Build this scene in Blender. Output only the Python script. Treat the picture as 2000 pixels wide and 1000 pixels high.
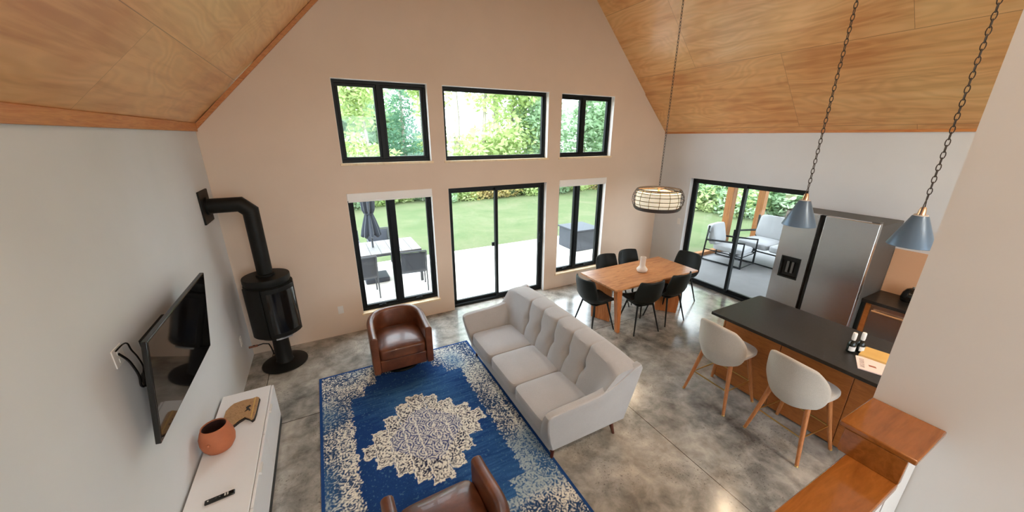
import bpy, bmesh, math, random
from math import pi, sin, cos, sqrt
from mathutils import Vector, Matrix
S = bpy.context.scene
COL = S.collection
for o in list(bpy.data.objects): bpy.data.objects.remove(o)
random.seed(7)

# ------------------------------------------------------------------ camera
cam_d = bpy.data.cameras.new('camera'); cam = bpy.data.objects.new('camera', cam_d); COL.objects.link(cam)
cam_d.sensor_fit = 'HORIZONTAL'; cam_d.sensor_width = 36; cam_d.lens = 12.61; cam_d.clip_start = .05; cam_d.clip_end = 500
RX = Vector((.88677, -.46221, .00053)).normalized()
FW = Vector((.43859, .84110, -.31654)).normalized()
UP = RX.cross(FW).normalized()
CAM = Vector((0, 0, 2.85))
M = Matrix((RX, UP, -FW)).transposed().to_4x4(); M.translation = CAM
cam.matrix_world = M
S.camera = cam

# ------------------------------------------------------------------ world, exposure
S.view_settings.view_transform = 'Standard'; S.view_settings.look = 'None'
S.view_settings.exposure = -0.62; S.view_settings.gamma = 1; S.view_settings.use_curve_mapping = False
W = bpy.data.worlds.new('overcast_sky'); S.world = W; W.use_nodes = True
wn = W.node_tree; bg = wn.nodes['Background']
bg.inputs['Color'].default_value = (.80, .91, 1.0, 1); bg.inputs['Strength'].default_value = 15.0

def area(name, loc, aim, sx, sy, power, color, spread=pi):
    l = bpy.data.lights.new(name, 'AREA'); l.shape = 'RECTANGLE'; l.size = sx; l.size_y = sy; l.energy = power; l.color = color
    o = bpy.data.objects.new(name, l); COL.objects.link(o); o.location = loc
    o.rotation_euler = (Vector(aim) - Vector(loc)).to_track_quat('-Z', 'Y').to_euler()
    return o
sun_d = bpy.data.lights.new('hazy_sun', 'SUN'); sun_d.energy = 3; sun_d.angle = .5; sun_d.color = (1, .95, .86)
sun = bpy.data.objects.new('hazy_sun', sun_d); COL.objects.link(sun); sun.rotation_euler = (.45, -.35, 0); sun.location = (0, 0, 20)

# ------------------------------------------------------------------ materials
def rgb(r, g, b):
    f = lambda c: (c/255/12.92) if c/255 <= .04045 else ((c/255+.055)/1.055)**2.4
    return (f(r), f(g), f(b), 1)
class NT:
    def __init__(s, name):
        s.m = bpy.data.materials.new(name); s.m.use_nodes = True; s.t = s.m.node_tree; s.b = s.t.nodes['Principled BSDF']
    def n(s, typ, **kw):
        nd = s.t.nodes.new(typ)
        for k, v in kw.items(): setattr(nd, k, v)
        return nd
    def l(s, a, b): s.t.links.new(a, b)
    def co(s, kind='Object', scale=(1, 1, 1), loc=(0, 0, 0), rot=(0, 0, 0)):
        tc = s.n('ShaderNodeTexCoord'); mp = s.n('ShaderNodeMapping')
        s.l(tc.outputs[kind], mp.inputs[0]); mp.inputs['Scale'].default_value = scale
        mp.inputs['Location'].default_value = loc; mp.inputs['Rotation'].default_value = rot
        return mp.outputs[0]
    def noise(s, vec, scale, detail=4, rough=.55, dist=0):
        nd = s.n('ShaderNodeTexNoise'); s.l(vec, nd.inputs['Vector'])
        nd.inputs['Scale'].default_value = scale; nd.inputs['Detail'].default_value = detail
        nd.inputs['Roughness'].default_value = rough; nd.inputs['Distortion'].default_value = dist
        return nd.outputs['Fac']
    def ramp(s, fac, stops, interp='LINEAR'):
        r = s.n('ShaderNodeValToRGB'); s.l(fac, r.inputs[0]); r.color_ramp.interpolation = interp
        e = r.color_ramp.elements
        while len(e) < len(stops): e.new(.5)
        for i, (p, c) in enumerate(stops): e[i].position = p; e[i].color = c
        return r.outputs[0]
    def mix(s, fac, a, b, mode='MIX'):
        m = s.n('ShaderNodeMix', data_type='RGBA', blend_type=mode)
        for i, v in ((0, fac), (6, a), (7, b)):
            if isinstance(v, (int, float)): m.inputs[i].default_value = v
            elif isinstance(v, tuple): m.inputs[i].default_value = v
            else: s.l(v, m.inputs[i])
        return m.outputs[2]
    def math(s, op, a, b=None, c=None):
        m = s.n('ShaderNodeMath', operation=op)
        for i, v in enumerate((a, b, c)):
            if v is None: continue
            if isinstance(v, (int, float)): m.inputs[i].default_value = v
            else: s.l(v, m.inputs[i])
        return m.outputs[0]
    def bump(s, h, strength=.2, dist=.01):
        b = s.n('ShaderNodeBump'); s.l(h, b.inputs['Height']); b.inputs['Strength'].default_value = strength; b.inputs['Distance'].default_value = dist
        s.l(b.outputs[0], s.b.inputs['Normal'])
    def set(s, color=None, rough=None, metal=None, spec=None, coat=None):
        if color is not None:
            if isinstance(color, tuple): s.b.inputs['Base Color'].default_value = color
            else: s.l(color, s.b.inputs['Base Color'])
        if rough is not None:
            if isinstance(rough, (int, float)): s.b.inputs['Roughness'].default_value = rough
            else: s.l(rough, s.b.inputs['Roughness'])
        if metal is not None: s.b.inputs['Metallic'].default_value = metal
        if spec is not None: s.b.inputs['Specular IOR Level'].default_value = spec
        if coat is not None: s.b.inputs['Coat Weight'].default_value = coat
        return s.m
def shade(c, k): return (c[0]*k, c[1]*k, c[2]*k, 1)
def soft(name, c, rough=.7, var=.12, scale=6, metal=0, spec=.5, bump=0, bscale=200, coat=0):
    """plain procedural surface: slight noise in tone, optional fine bump"""
    t = NT(name); v = t.co()
    t.set(t.ramp(t.noise(v, scale, 3), [(.3, shade(c, 1-var)), (.7, shade(c, 1+var))]), rough, metal, spec, coat)
    if bump: t.bump(t.noise(v, bscale, 2), bump, .004)
    return t.m
def fabric(name, c, c2=None, rough=.9, scale=380):
    t = NT(name); v = t.co(); c2 = c2 or shade(c, .8)
    f = t.noise(v, scale, 3, .7); g = t.noise(v, 5, 3)
    a = t.ramp(f, [(.35, c2), (.65, c)])
    t.set(t.mix(.25, a, t.ramp(g, [(.3, shade(c, .9)), (.7, shade(c, 1.1))])), rough, 0, .25)
    t.b.inputs['Sheen Weight'].default_value = .25
    t.bump(f, .25, .003); return t.m
def wood(name, dark, light, scale=(1, 12, 12), rough=.4, nscale=3, coat=0):
    t = NT(name); v = t.co(scale=scale)
    n1 = t.noise(v, nscale, 5, .6, .8); n2 = t.noise(v, nscale*6, 3, .6)
    a = t.ramp(n1, [(.3, dark), (.5, light), (.62, shade(dark, 1.25)), (.75, light)])
    c = t.mix(.3, a, t.ramp(n2, [(.3, shade(dark, .9)), (.7, shade(light, 1.05))]))
    t.set(c, rough, 0, .5, coat); t.bump(n2, .05, .002); return t.m
MT = {}
def wall_mat(name, c):
    t = NT(name); v = t.co(); t.set(t.ramp(t.noise(v, 1.5, 3), [(.3, shade(c, .97)), (.7, shade(c, 1.02))]), .75, 0, .3)
    t.bump(t.noise(v, 160, 3), .06, .002); return t.m
MT['wall'] = wall_mat('painted_drywall', (.65, .66, .67, 1))  # same paint as the gable, with cool daylight put into its colour
MT['gable'] = wall_mat('painted_gable_drywall', (.71, .57, .455, 1))  # same paint, with warm lamp and ceiling bounce light put into its colour

def ply(name, x0, sgn):
    t = NT(name); tc = t.n('ShaderNodeTexCoord'); sp = t.n('ShaderNodeSeparateXYZ'); t.l(tc.outputs['Object'], sp.inputs[0])
    u = t.math('ADD', sp.outputs[1], -3.0-1.22 + 24.4); w = t.math('MULTIPLY_ADD', sp.outputs[0], sgn, -x0*sgn + 8.6)
    cb = t.n('ShaderNodeCombineXYZ'); t.l(u, cb.inputs[0]); t.l(w, cb.inputs[1])
    br = t.n('ShaderNodeTexBrick'); t.l(cb.outputs[0], br.inputs['Vector'])
    br.offset = .5; br.inputs['Scale'].default_value = 1; br.inputs['Brick Width'].default_value = 2.44; br.inputs['Row Height'].default_value = .86
    br.inputs['Mortar Size'].default_value = .0022; br.inputs['Mortar Smooth'].default_value = .3
    br.inputs['Color1'].default_value = (0, 0, 0, 1); br.inputs['Color2'].default_value = (1, 1, 1, 1); br.inputs['Mortar'].default_value = (.5, .5, .5, 1)
    # per-sheet offset so the veneer figure changes at every seam
    off = t.n('ShaderNodeVectorMath', operation='MULTIPLY_ADD'); t.l(br.outputs['Color'], off.inputs[0]); off.inputs[1].default_value = (7, 7, 7); t.l(cb.outputs[0], off.inputs[2])
    mp = t.n('ShaderNodeMapping'); t.l(off.outputs[0], mp.inputs[0]); mp.inputs['Scale'].default_value = (.42, 1.9, 1)
    n = t.noise(mp.outputs[0], 1.15, 3, .45, .25)
    rings = t.math('SINE', t.math('MULTIPLY', n, 150))
    rings = t.math('MULTIPLY_ADD', rings, .5, .5)
    mp2 = t.n('ShaderNodeMapping'); t.l(off.outputs[0], mp2.inputs[0]); mp2.inputs['Scale'].default_value = (.5, 9, 1)
    streak = t.noise(mp2.outputs[0], 1.6, 4, .6)
    big = t.noise(cb.outputs[0], .9, 3)
    base = t.ramp(n, [(.25, rgb(224, 162, 104)), (.5, rgb(236, 184, 128)), (.72, rgb(242, 200, 144))])
    c = t.mix(.5, base, t.ramp(streak, [(.36, rgb(184, 112, 58)), (.5, rgb(236, 182, 122)), (.7, rgb(246, 206, 152))]))
    c = t.mix(t.math('MULTIPLY', rings, .2), c, rgb(158, 98, 50))
    c = t.mix(.28, c, t.ramp(big, [(.35, rgb(206, 128, 66)), (.65, rgb(236, 204, 142))]))
    c = t.mix(.12, c, br.outputs['Color'], 'SOFT_LIGHT')
    c = t.mix(t.math('MULTIPLY', br.outputs['Fac'], .65), c, rgb(110, 66, 34))
    t.set(c, .33, 0, .45, .25); t.b.inputs['Coat Roughness'].default_value = .22
    return t.m
MT['ply_r'] = ply('plywood_sheets_right', 5.44, 1)
MT['ply_l'] = ply('plywood_sheets_left', -.71, -1)

def concrete():
    t = NT('polished_concrete'); v = t.co(); sp = t.n('ShaderNodeSeparateXYZ'); t.l(v, sp.inputs[0])
    n1 = t.noise(v, .9, 6, .6, .6); n2 = t.noise(v, 4.5, 6, .65, .3); n3 = t.noise(v, 48, 4, .7); n4 = t.noise(v, 1.9, 4, .6)
    c = t.ramp(n1, [(.32, rgb(78, 76, 72)), (.47, rgb(136, 134, 128)), (.6, rgb(186, 178, 166)), (.74, rgb(96, 92, 86))])
    c = t.mix(.5, c, t.ramp(n2, [(.34, rgb(66, 64, 62)), (.5, rgb(148, 146, 140)), (.68, rgb(206, 200, 190))]))
    spk = t.math('MULTIPLY', t.ramp(n3, [(.35, (1, 1, 1, 1)), (.43, (0, 0, 0, 1))]), t.ramp(n4, [(.46, (0, 0, 0, 1)), (.58, (.75, .75, .75, 1))]))
    c = t.mix(spk, c, rgb(64, 56, 50))
    def line(sock, at):
        d = t.math('ABSOLUTE', t.math('SUBTRACT', sock, at)); return t.math('LESS_THAN', d, .0035)
    ln = t.math('MAXIMUM', t.math('MAXIMUM', line(sp.outputs[0], 2.66), line(sp.outputs[1], 3.77)), t.math('MAXIMUM', line(sp.outputs[1], .2), line(sp.outputs[0], -.95)))
    c = t.mix(ln, c, rgb(48, 40, 34))
    t.set(c, t.math('MULTIPLY_ADD', n2, .12, .13), 0, .9)
    return t.m
MT['concrete'] = concrete()
MT['slab'] = soft('patio_concrete', rgb(205, 200, 192), .85, .05, 3)
MT['porch'] = soft('porch_concrete', rgb(120, 119, 120), .8, .06, 3)
MT['black_frame'] = soft('black_window_frame', (.006, .008, .009, 1), .45, .1, spec=.2)
MT['black_metal'] = soft('black_stove_metal', (.006, .006, .005, 1), .5, .15, spec=.22)
MT['black_gloss'] = soft('black_gloss', (.006, .006, .006, 1), .12, .1)
MT['white_gloss'] = soft('white_gloss_laminate', (.80, .80, .81, 1), .28, .01)
MT['white_paint'] = soft('white_trim_paint', (.85, .83, .80, 1), .5, .01)
MT['sillwood'] = wood('pale_sill_wood', rgb(214, 188, 150), rgb(236, 216, 184), (6, 1, 1), .45)
MT['trimwood'] = wood('fir_trim_wood', rgb(168, 98, 48), rgb(204, 138, 78), (2, .6, 8), .45)
MT['capwood'] = wood('varnished_cap_wood', rgb(118, 68, 26), rgb(152, 94, 42), (1, 6, 6), .2, 2, .5)
MT['cedar'] = wood('cedar_post_wood', rgb(108, 62, 22), rgb(148, 94, 40), (8, 8, .8), .7)
MT['tablewood'] = wood('acacia_table_wood', rgb(140, 84, 48), rgb(200, 146, 98), (.6, 5, 1), .32)
MT['tableleg'] = wood('acacia_leg_wood', rgb(150, 84, 42), rgb(196, 124, 70), (9, 9, .7), .4)
MT['stoolwood'] = wood('oak_stool_leg', rgb(150, 86, 44), rgb(186, 120, 68), (12, 12, 1), .4)
MT['islandwood'] = wood('stained_island_panel', rgb(134, 76, 32), rgb(170, 102, 48), (2, 1.2, 7), .38)
MT['sofaleg'] = soft('dark_walnut_leg', rgb(74, 30, 16), .35)
MT['brass'] = soft('brushed_brass', (.65, .45, .16, 1), .3, .05, metal=1)
MT['copper'] = soft('warm_brass_cap', (.8, .5, .3, 1), .3, .05, metal=1)
MT['chrome'] = soft('satin_chrome', (.6, .6, .6, 1), .28, .05, metal=1)
MT['sofa'] = fabric('light_grey_weave', rgb(184, 185, 187), rgb(153, 153, 154))
MT['stoolfab'] = fabric('oatmeal_boucle', rgb(190, 180, 168), rgb(160, 150, 138), scale=260)
MT['outfab'] = fabric('outdoor_white_canvas', rgb(176, 178, 180), rgb(160, 162, 166))
MT['umbfab'] = fabric('slate_umbrella_canvas', rgb(44, 50, 60), rgb(34, 39, 48))
MT['chairblack'] = soft('black_faux_leather', (.006, .008, .007, 1), .5, .15, bump=.1, bscale=150, spec=.25)
def leather():
    t = NT('brown_leather'); v = t.co(); n = t.noise(v, 5, 5, .6, .4); f = t.noise(v, 130, 3)
    t.set(t.ramp(n, [(.3, rgb(72, 38, 22)), (.55, rgb(104, 60, 38)), (.75, rgb(128, 78, 52))]), t.math('MULTIPLY_ADD', f, .15, .28), 0, .5, .15)
    t.bump(f, .12, .003); return t.m
MT['leather'] = leather()
def steel(name, c=(.33, .33, .33, 1), rough=.3):
    t = NT(name); v = t.co(scale=(1, 1, 90)); n = t.noise(v, 4, 3)
    t.set(t.ramp(n, [(.3, shade(c, .92)), (.7, shade(c, 1.08))]), rough, 1); t.bump(n, .03, .001)
    t.b.inputs['Anisotropic'].default_value = .5; return t.m
MT['steel'] = steel('stainless_steel', (.62, .62, .62, 1), .27)
MT['steel_side'] = soft('grey_appliance_side', (.10, .095, .088, 1), .5, .05, metal=.3)
MT['stone'] = soft('black_honed_stone', (.012, .011, .010, 1), .36, .35, 40)
MT['pewter'] = soft('blue_grey_lamp_metal', rgb(104, 128, 152), .34, .05, metal=.3)
MT['rattan'] = soft('dark_bronze_wire', (.045, .03, .022, 1), .5, .2)
MT['terracotta'] = soft('terracotta_clay', rgb(176, 102, 66), .7, .1, 9, bump=.1, bscale=90)
MT['terrain'] = soft('pot_inside', (.03, .008, .006, 1), .8)
MT['ceramic'] = soft('cream_ceramic', rgb(216, 204, 192), .45, .03)
MT['slabart'] = wood('figured_wood_slab', rgb(128, 90, 56), rgb(190, 150, 104), (12, 12, 12), .5, 4)
MT['slabedge'] = soft('charred_wood_edge', (.015, .01, .008, 1), .6)
MT['grey_out'] = soft('grey_outdoor_metal', rgb(60, 63, 68), .55, .05)
MT['grey_sling'] = fabric('grey_sling_mesh', rgb(62, 66, 74), rgb(44, 48, 56))
MT['grey_slat'] = wood('weathered_grey_slat', rgb(92, 90, 90), rgb(116, 113, 112), (8, 1, 1), .7)
MT['slate_box'] = soft('slate_plastic', rgb(50, 54, 62), .6, .06)
MT['kraft'] = soft('kraft_card', rgb(206, 168, 98), .7, .05)
MT['pinkcard'] = soft('pale_pink_card', rgb(236, 212, 206), .6, .02)
MT['brownink'] = soft('brown_ink', rgb(140, 84, 62), .7)
MT['greyink'] = soft('grey_ink', rgb(120, 116, 112), .7)
MT['plastic_white'] = soft('white_plastic', (.75, .73, .70, 1), .4, .02)
MT['bottle'] = soft('dark_bottle_glass', (.008, .012, .010, 1), .08, .1)
MT['splash'] = wall_mat('peach_backsplash', rgb(214, 168, 132))  # peach tone stands in for warm light on the wall
def screen():
    t = NT('television_glass'); t.set((.004, .004, .005, 1), .04, 0, .6); return t.m
MT['screen'] = screen()
def glass():
    t = NT('window_glass'); nt = t.t; out = nt.nodes['Material Output']
    tr = t.n('ShaderNodeBsdfTransparent'); gl = t.n('ShaderNodeBsdfGlossy'); gl.inputs['Roughness'].default_value = .01; gl.inputs['Color'].default_value = (.9, .95, 1, 1)
    tr.inputs['Color'].default_value = (.985, .992, .99, 1)
    fr0 = t.n('ShaderNodeFresnel'); fr0.inputs[0].default_value = 1.35; ge = t.n('ShaderNodeNewGeometry'); fr = t.n('ShaderNodeMath', operation='MULTIPLY'); t.l(fr0.outputs[0], fr.inputs[0]); iv = t.n('ShaderNodeMath', operation='SUBTRACT'); iv.inputs[0].default_value = 1; t.l(ge.outputs['Backfacing'], iv.inputs[1]); t.l(iv.outputs[0], fr.inputs[1])
    mx = t.n('ShaderNodeMixShader'); t.l(fr.outputs[0], mx.inputs[0]); t.l(tr.outputs[0], mx.inputs[1]); t.l(gl.outputs[0], mx.inputs[2]); t.l(mx.outputs[0], out.inputs[0])
    return t.m
MT['glass'] = glass()
def lampshade():
    t = NT('lit_linen_shade'); v = t.co(scale=(1, 1, 1)); n = t.noise(v, 200, 2)
    t.set(rgb(245, 235, 210), .8); t.l(t.ramp(n, [(.3, (1, .82, .56, 1)), (.7, (1, .88, .66, 1))]), t.b.inputs['Emission Color']); t.b.inputs['Emission Strength'].default_value = .55
    return t.m
MT['shade'] = lampshade()
def emis(name, c, s):
    t = NT(name); t.set(c, .5); t.b.inputs['Emission Color'].default_value = c; t.b.inputs['Emission Strength'].default_value = s; return t.m
MT['bulb'] = emis('warm_bulb', (1, .72, .42, 1), 12)
MT['dl'] = emis('downlight_lens', (1, .82, .6, 1), 12)  # lens of the added fill lights
def grass():
    t = NT('lawn_grass'); v = t.co(); n = t.noise(v, .5, 6, .7, .8); f = t.noise(v, 12, 5, .8)
    a = t.ramp(n, [(.3, (.055, .088, .03, 1)), (.5, (.092, .112, .05, 1)), (.7, (.14, .132, .08, 1))])
    t.set(t.mix(.4, a, t.ramp(f, [(.3, (.036, .06, .022, 1)), (.7, (.088, .105, .052, 1))])), .95, 0, .2); return t.m
MT['grass'] = grass()
def leaf(name, c1, c2):
    t = NT(name); oi = t.n('ShaderNodeObjectInfo'); v = t.co(); n = t.noise(v, 1.3, 3)
    c = t.ramp(n, [(.3, c1), (.7, c2)]); t.set(c, .8, 0, .2)
    nt = t.t; out = nt.nodes['Material Output']; tl = t.n('ShaderNodeBsdfTranslucent'); t.l(c, tl.inputs[0]); mx = t.n('ShaderNodeMixShader'); mx.inputs[0].default_value = .6
    t.l(t.b.outputs[0], mx.inputs[1]); t.l(tl.outputs[0], mx.inputs[2]); t.l(mx.outputs[0], out.inputs[0]); return t.m
MT['leaf_a'] = leaf('young_birch_leaves', rgb(168, 190, 120), rgb(208, 218, 168))
MT['leaf_b'] = leaf('alder_leaves', rgb(150, 180, 142), rgb(190, 210, 180))
MT['leaf_c'] = leaf('fir_needles', rgb(88, 130, 104), rgb(124, 162, 136))
MT['leaf_d'] = leaf('dry_shrub_leaves', rgb(176, 168, 96), rgb(196, 176, 132))
MT['bark'] = wood('tree_bark', rgb(112, 104, 96), rgb(168, 160, 150), (6, 6, 1), .9)
MT['fence'] = wood('weathered_fence_board', rgb(120, 108, 98), rgb(152, 140, 130), (1, 1, 8), .9)

# ------------------------------------------------------------------ mesh builder
class MB:
    def __init__(s): s.v = []; s.f = []; s.mi = []; s.cur = 0
    def add(s, vs, fs):
        o = len(s.v); s.v += [tuple(v) for v in vs]; s.f += [tuple(i+o for i in f) for f in fs]; s.mi += [s.cur]*len(fs); return s
    def box(s, x0, x1, y0, y1, z0, z1, mtx=None):
        vs = [Vector((x, y, z)) for z in (z0, z1) for y in (y0, y1) for x in (x0, x1)]
        if mtx: vs = [mtx @ v for v in vs]
        return s.add(vs, [(0, 2, 3, 1), (4, 5, 7, 6), (0, 1, 5, 4), (2, 6, 7, 3), (0, 4, 6, 2), (1, 3, 7, 5)])
    def prism(s, poly, axis, a0, a1, mtx=None):
        """poly in the two remaining axes (in x,y,z order), extruded on axis"""
        def mk(p, a):
            return Vector({'x': (a, p[0], p[1]), 'y': (p[0], a, p[1]), 'z': (p[0], p[1], a)}[axis])
        n = len(poly); vs = [mk(p, a0) for p in poly]+[mk(p, a1) for p in poly]
        if mtx: vs = [mtx @ v for v in vs]
        return s.add(vs, [tuple(range(n))[::-1], tuple(range(n, 2*n))]+[(i, (i+1) % n, n+(i+1) % n, n+i) for i in range(n)])
    def lathe(s, prof, c=(0, 0), n=32, sx=1, sy=1, mtx=None, a0=0, a1=2*pi):
        full = abs(a1-a0-2*pi) < 1e-6; cnt = n if full else n+1
        vs = []
        for r, z in prof:
            for i in range(cnt):
                a = a0+(a1-a0)*i/n; vs.append(Vector((c[0]+r*cos(a)*sx, c[1]+r*sin(a)*sy, z)))
        if mtx: vs = [mtx @ v for v in vs]
        fs = []
        for j in range(len(prof)-1):
            for i in range(n if full else n):
                k = (i+1) % cnt if full else i+1
                fs.append((j*cnt+i, j*cnt+k, (j+1)*cnt+k, (j+1)*cnt+i))
        return s.add(vs, fs)
    def tube(s, pts, r, n=8, close=False):
        pts = [Vector(p) for p in pts]; m = len(pts); rs = r if isinstance(r, (list, tuple)) else [r]*m
        T = []
        for i in range(m):
            if close: d = pts[(i+1) % m]-pts[i-1]
            else: d = pts[min(i+1, m-1)]-pts[max(i-1, 0)]
            T.append(d.normalized())
        up = Vector((0, 0, 1)) if abs(T[0].z) < .9 else Vector((1, 0, 0))
        N = (up-T[0]*up.dot(T[0])).normalized(); vs = []
        for i in range(m):
            N = (N-T[i]*N.dot(T[i])).normalized(); B = T[i].cross(N)
            for k in range(n):
                a = 2*pi*k/n; vs.append(pts[i]+(N*cos(a)+B*sin(a))*rs[i])
        fs = [(i*n+k, i*n+(k+1) % n, (i+1)*n+(k+1) % n, (i+1)*n+k) for i in range(m-1) for k in range(n)]
        if close: fs += [((m-1)*n+k, (m-1)*n+(k+1) % n, (k+1) % n, k) for k in range(n)]
        else: fs += [tuple(range(n))[::-1], tuple((m-1)*n+k for k in range(n))]
        return s.add(vs, fs)
    def grid(s, fn, nu, nv, wrap=False):
        vs = [fn(i/nu, j/nv) for j in range(nv+1) for i in range(nu+(0 if wrap else 1))]
        w = nu if wrap else nu+1
        return s.add(vs, [(j*w+i, j*w+(i+1) % w if wrap else j*w+i+1, (j+1)*w+((i+1) % w if wrap else i+1), (j+1)*w+i) for j in range(nv) for i in range(nu)])
    def pillow(s, x0, x1, y0, y1, z0, z1, n=8, e=7, crown=.015, mtx=None, zcrown=True):
        c = Vector(((x0+x1)/2, (y0+y1)/2, (z0+z1)/2)); h = Vector(((x1-x0)/2, (y1-y0)/2, (z1-z0)/2)); off = len(s.v)
        idx = {}; vs = []; fs = []
        mxh = max(h)
        def vid(p):
            k = tuple(round(q, 5) for q in p)
            if k not in idx:
                P = [sin(q*pi/2)*.35+q*.65 for q in p]
                m = (abs(P[0])**e+abs(P[1])**e+abs(P[2])**e)**(1/e)
                q = Vector([P[i]/m for i in range(3)])
                v = Vector((c.x+q.x*h.x, c.y+q.y*h.y, c.z+q.z*h.z))
                if zcrown and p[2] > .99: v.z += crown*(1-p[0]**2)*(1-p[1]**2)
                if mtx: v = mtx @ v
                idx[k] = len(vs); vs.append(v)
            return idx[k]
        for ax in range(3):
            for sg in (-1, 1):
                for i in range(n):
                    for j in range(n):
                        q = []
                        for a, b in ((i, j), (i+1, j), (i+1, j+1), (i, j+1)):
                            p = [0, 0, 0]; p[ax] = sg; p[(ax+1) % 3] = 2*a/n-1; p[(ax+2) % 3] = 2*b/n-1; q.append(vid(p))
                        fs.append(tuple(q) if sg > 0 else tuple(q[::-1]))
        return s.add(vs, fs)
    def build(s, name, mat, parent=None, smooth=True, bevel=0, seg=2, kind=None, label=None, subd=0, solid=0, loc=None):
        me = bpy.data.meshes.new(name); off = Vector(parent['org']) if parent is not None and 'org' in parent else Vector((0, 0, 0))
        if loc is not None: off = Vector(loc)
        me.from_pydata([tuple(Vector(v)-off) for v in s.v], [], s.f); me.update()
        mats = mat if isinstance(mat, list) else [mat]
        for m in mats: me.materials.append(MT[m] if isinstance(m, str) else m)
        bm = bmesh.new(); bm.from_mesh(me)
        for i, f in enumerate(bm.faces): f.material_index = min(s.mi[i], len(mats)-1) if i < len(s.mi) else 0
        bmesh.ops.recalc_face_normals(bm, faces=bm.faces); bm.to_mesh(me); bm.free()
        o = bpy.data.objects.new(name, me); COL.objects.link(o)
        if smooth:
            me.polygons.foreach_set('use_smooth', [True]*len(me.polygons))
            try: me.set_sharp_from_angle(angle=math.radians(38))
            except Exception: pass
        if solid:
            md = o.modifiers.new('thickness', 'SOLIDIFY'); md.thickness = solid; md.offset = 0
        if bevel:
            md = o.modifiers.new('bevel', 'BEVEL'); md.width = bevel; md.segments = seg; md.limit_method = 'ANGLE'; md.angle_limit = .6
        if subd:
            md = o.modifiers.new('smooth', 'SUBSURF'); md.levels = subd; md.render_levels = subd
        if parent is not None: o.parent = parent
        elif loc is not None: o.location = loc
        if kind: o['kind'] = kind
        if label: o['label'] = label
        return o
def tag(o, label, cat, group=None):
    o['label'] = label; o['category'] = cat
    if group: o['group'] = group
    return o
def thing(name, label, cat, loc=(0, 0, 0), group=None):
    """Empty at a thing's base; parts are modelled in world coordinates and stored relative to it"""
    o = bpy.data.objects.new(name, None); COL.objects.link(o); o.location = loc; o['org'] = list(map(float, loc)); o.empty_display_size = .1
    return tag(o, label, cat, group)
def structure_root(name, loc=(0, 0, 0)):
    o = bpy.data.objects.new(name, None); COL.objects.link(o); o.location = loc; o['org'] = list(map(float, loc)); o['kind'] = 'structure'; return o
def kids(o): return [c for c in bpy.data.objects if c.parent == o]
def dup(o, loc, rz=0, label=None, group=None, sc=None):
    def cp(a, par):
        c = a.copy(); COL.objects.link(c); c.parent = par
        for k in kids_of[a.name]: cp(k, c)
        return c
    kids_of = {}
    def scan(a):
        kids_of[a.name] = kids(a)
        for k in kids_of[a.name]: scan(k)
    scan(o); r = cp(o, None); r.location = loc; r.rotation_euler = (0, 0, rz)
    if sc: r.scale = (sc, sc, sc)
    if label: r['label'] = label
    if group: r['group'] = group
    return r
def place(o, loc, rz=0, sc=None):
    o.location = loc; o.rotation_euler = (0, 0, rz)
    if sc: o.scale = (sc, sc, sc)

# ================================================================== SHELL
XL, XR, YG, YB = -1.18, 6.36, 5.42, -3.4
ZE, AX, AZ = 2.975, 2.6, 6.76        # eave height, ridge x, ridge z
WT = .2
MB().box(XL-WT, XR+WT, YB-WT, YG+WT, -.12, 0).build('floor', 'concrete', kind='structure', smooth=False)

def zc(x): return ZE+(x-XL)*(AZ-ZE)/(AX-XL) if x < AX else 2.925+(XR-x)*(AZ-2.925)/(XR-AX)
def cellwall(mb, a0, a1, z0, z1, holes, axis, b0, b1):
    As = sorted({a0, a1}|{h[0] for h in holes}|{h[1] for h in holes}); Zs = sorted({z0, z1}|{h[2] for h in holes}|{h[3] for h in holes})
    for i in range(len(As)-1):
        # merge vertically where no hole
        runs = []; st = None
        for j in range(len(Zs)-1):
            am, zm = (As[i]+As[i+1])/2, (Zs[j]+Zs[j+1])/2
            hole = any(h[0] < am < h[1] and h[2] < zm < h[3] for h in holes)
            if hole:
                if st is not None: runs.append((st, Zs[j])); st = None
            elif st is None: st = Zs[j]
        if st is not None: runs.append((st, Zs[-1]))
        for p, q in runs:
            if axis == 'y': mb.box(As[i], As[i+1], b0, b1, p, q)
            else: mb.box(b0, b1, As[i], As[i+1], p, q)
GH = {'a': (.27, 1.485, 2.50, 3.545), 'b': (1.70, 3.515, 2.495, 3.54), 'c': (3.77, 4.935, 2.495, 3.535),
      'd': (.265, 1.455, .275, 2.10), 'e': (1.71, 3.52, -.02, 2.08), 'f': (3.79, 4.89, .29, 2.095)}
mb = MB(); cellwall(mb, -.5, 5.68, 0, 3.60, list(GH.values()), 'y', YG, YG+WT)
mb.prism([(XL-WT, 0), (-.5, 0), (-.5, 3.60), (XL, zc(XL)), (XL-WT, zc(XL)-WT)], 'y', YG, YG+WT)
mb.prism([(5.68, 0), (XR+WT, 0), (XR+WT, zc(XR)-WT), (XR, zc(XR)), (5.68, 3.60)], 'y', YG, YG+WT)
mb.prism([(-.5, 3.60), (5.68, 3.60), (5.68, zc(5.68)), (AX, AZ), (-.5, zc(-.5))], 'y', YG, YG+WT)
mb.build('wall_front', 'gable', kind='structure', smooth=False)
MB().box(XL-WT, XL, YB, YG, 0, ZE).build('wall_left', 'wall', kind='structure', smooth=False)
DH = (2.70, 4.68, -.02, 2.085)
mb = MB(); cellwall(mb, YB, YG, 0, 2.925, [DH], 'x', XR, XR+WT)
mb.build('wall_right', 'wall', kind='structure', smooth=False)
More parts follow.
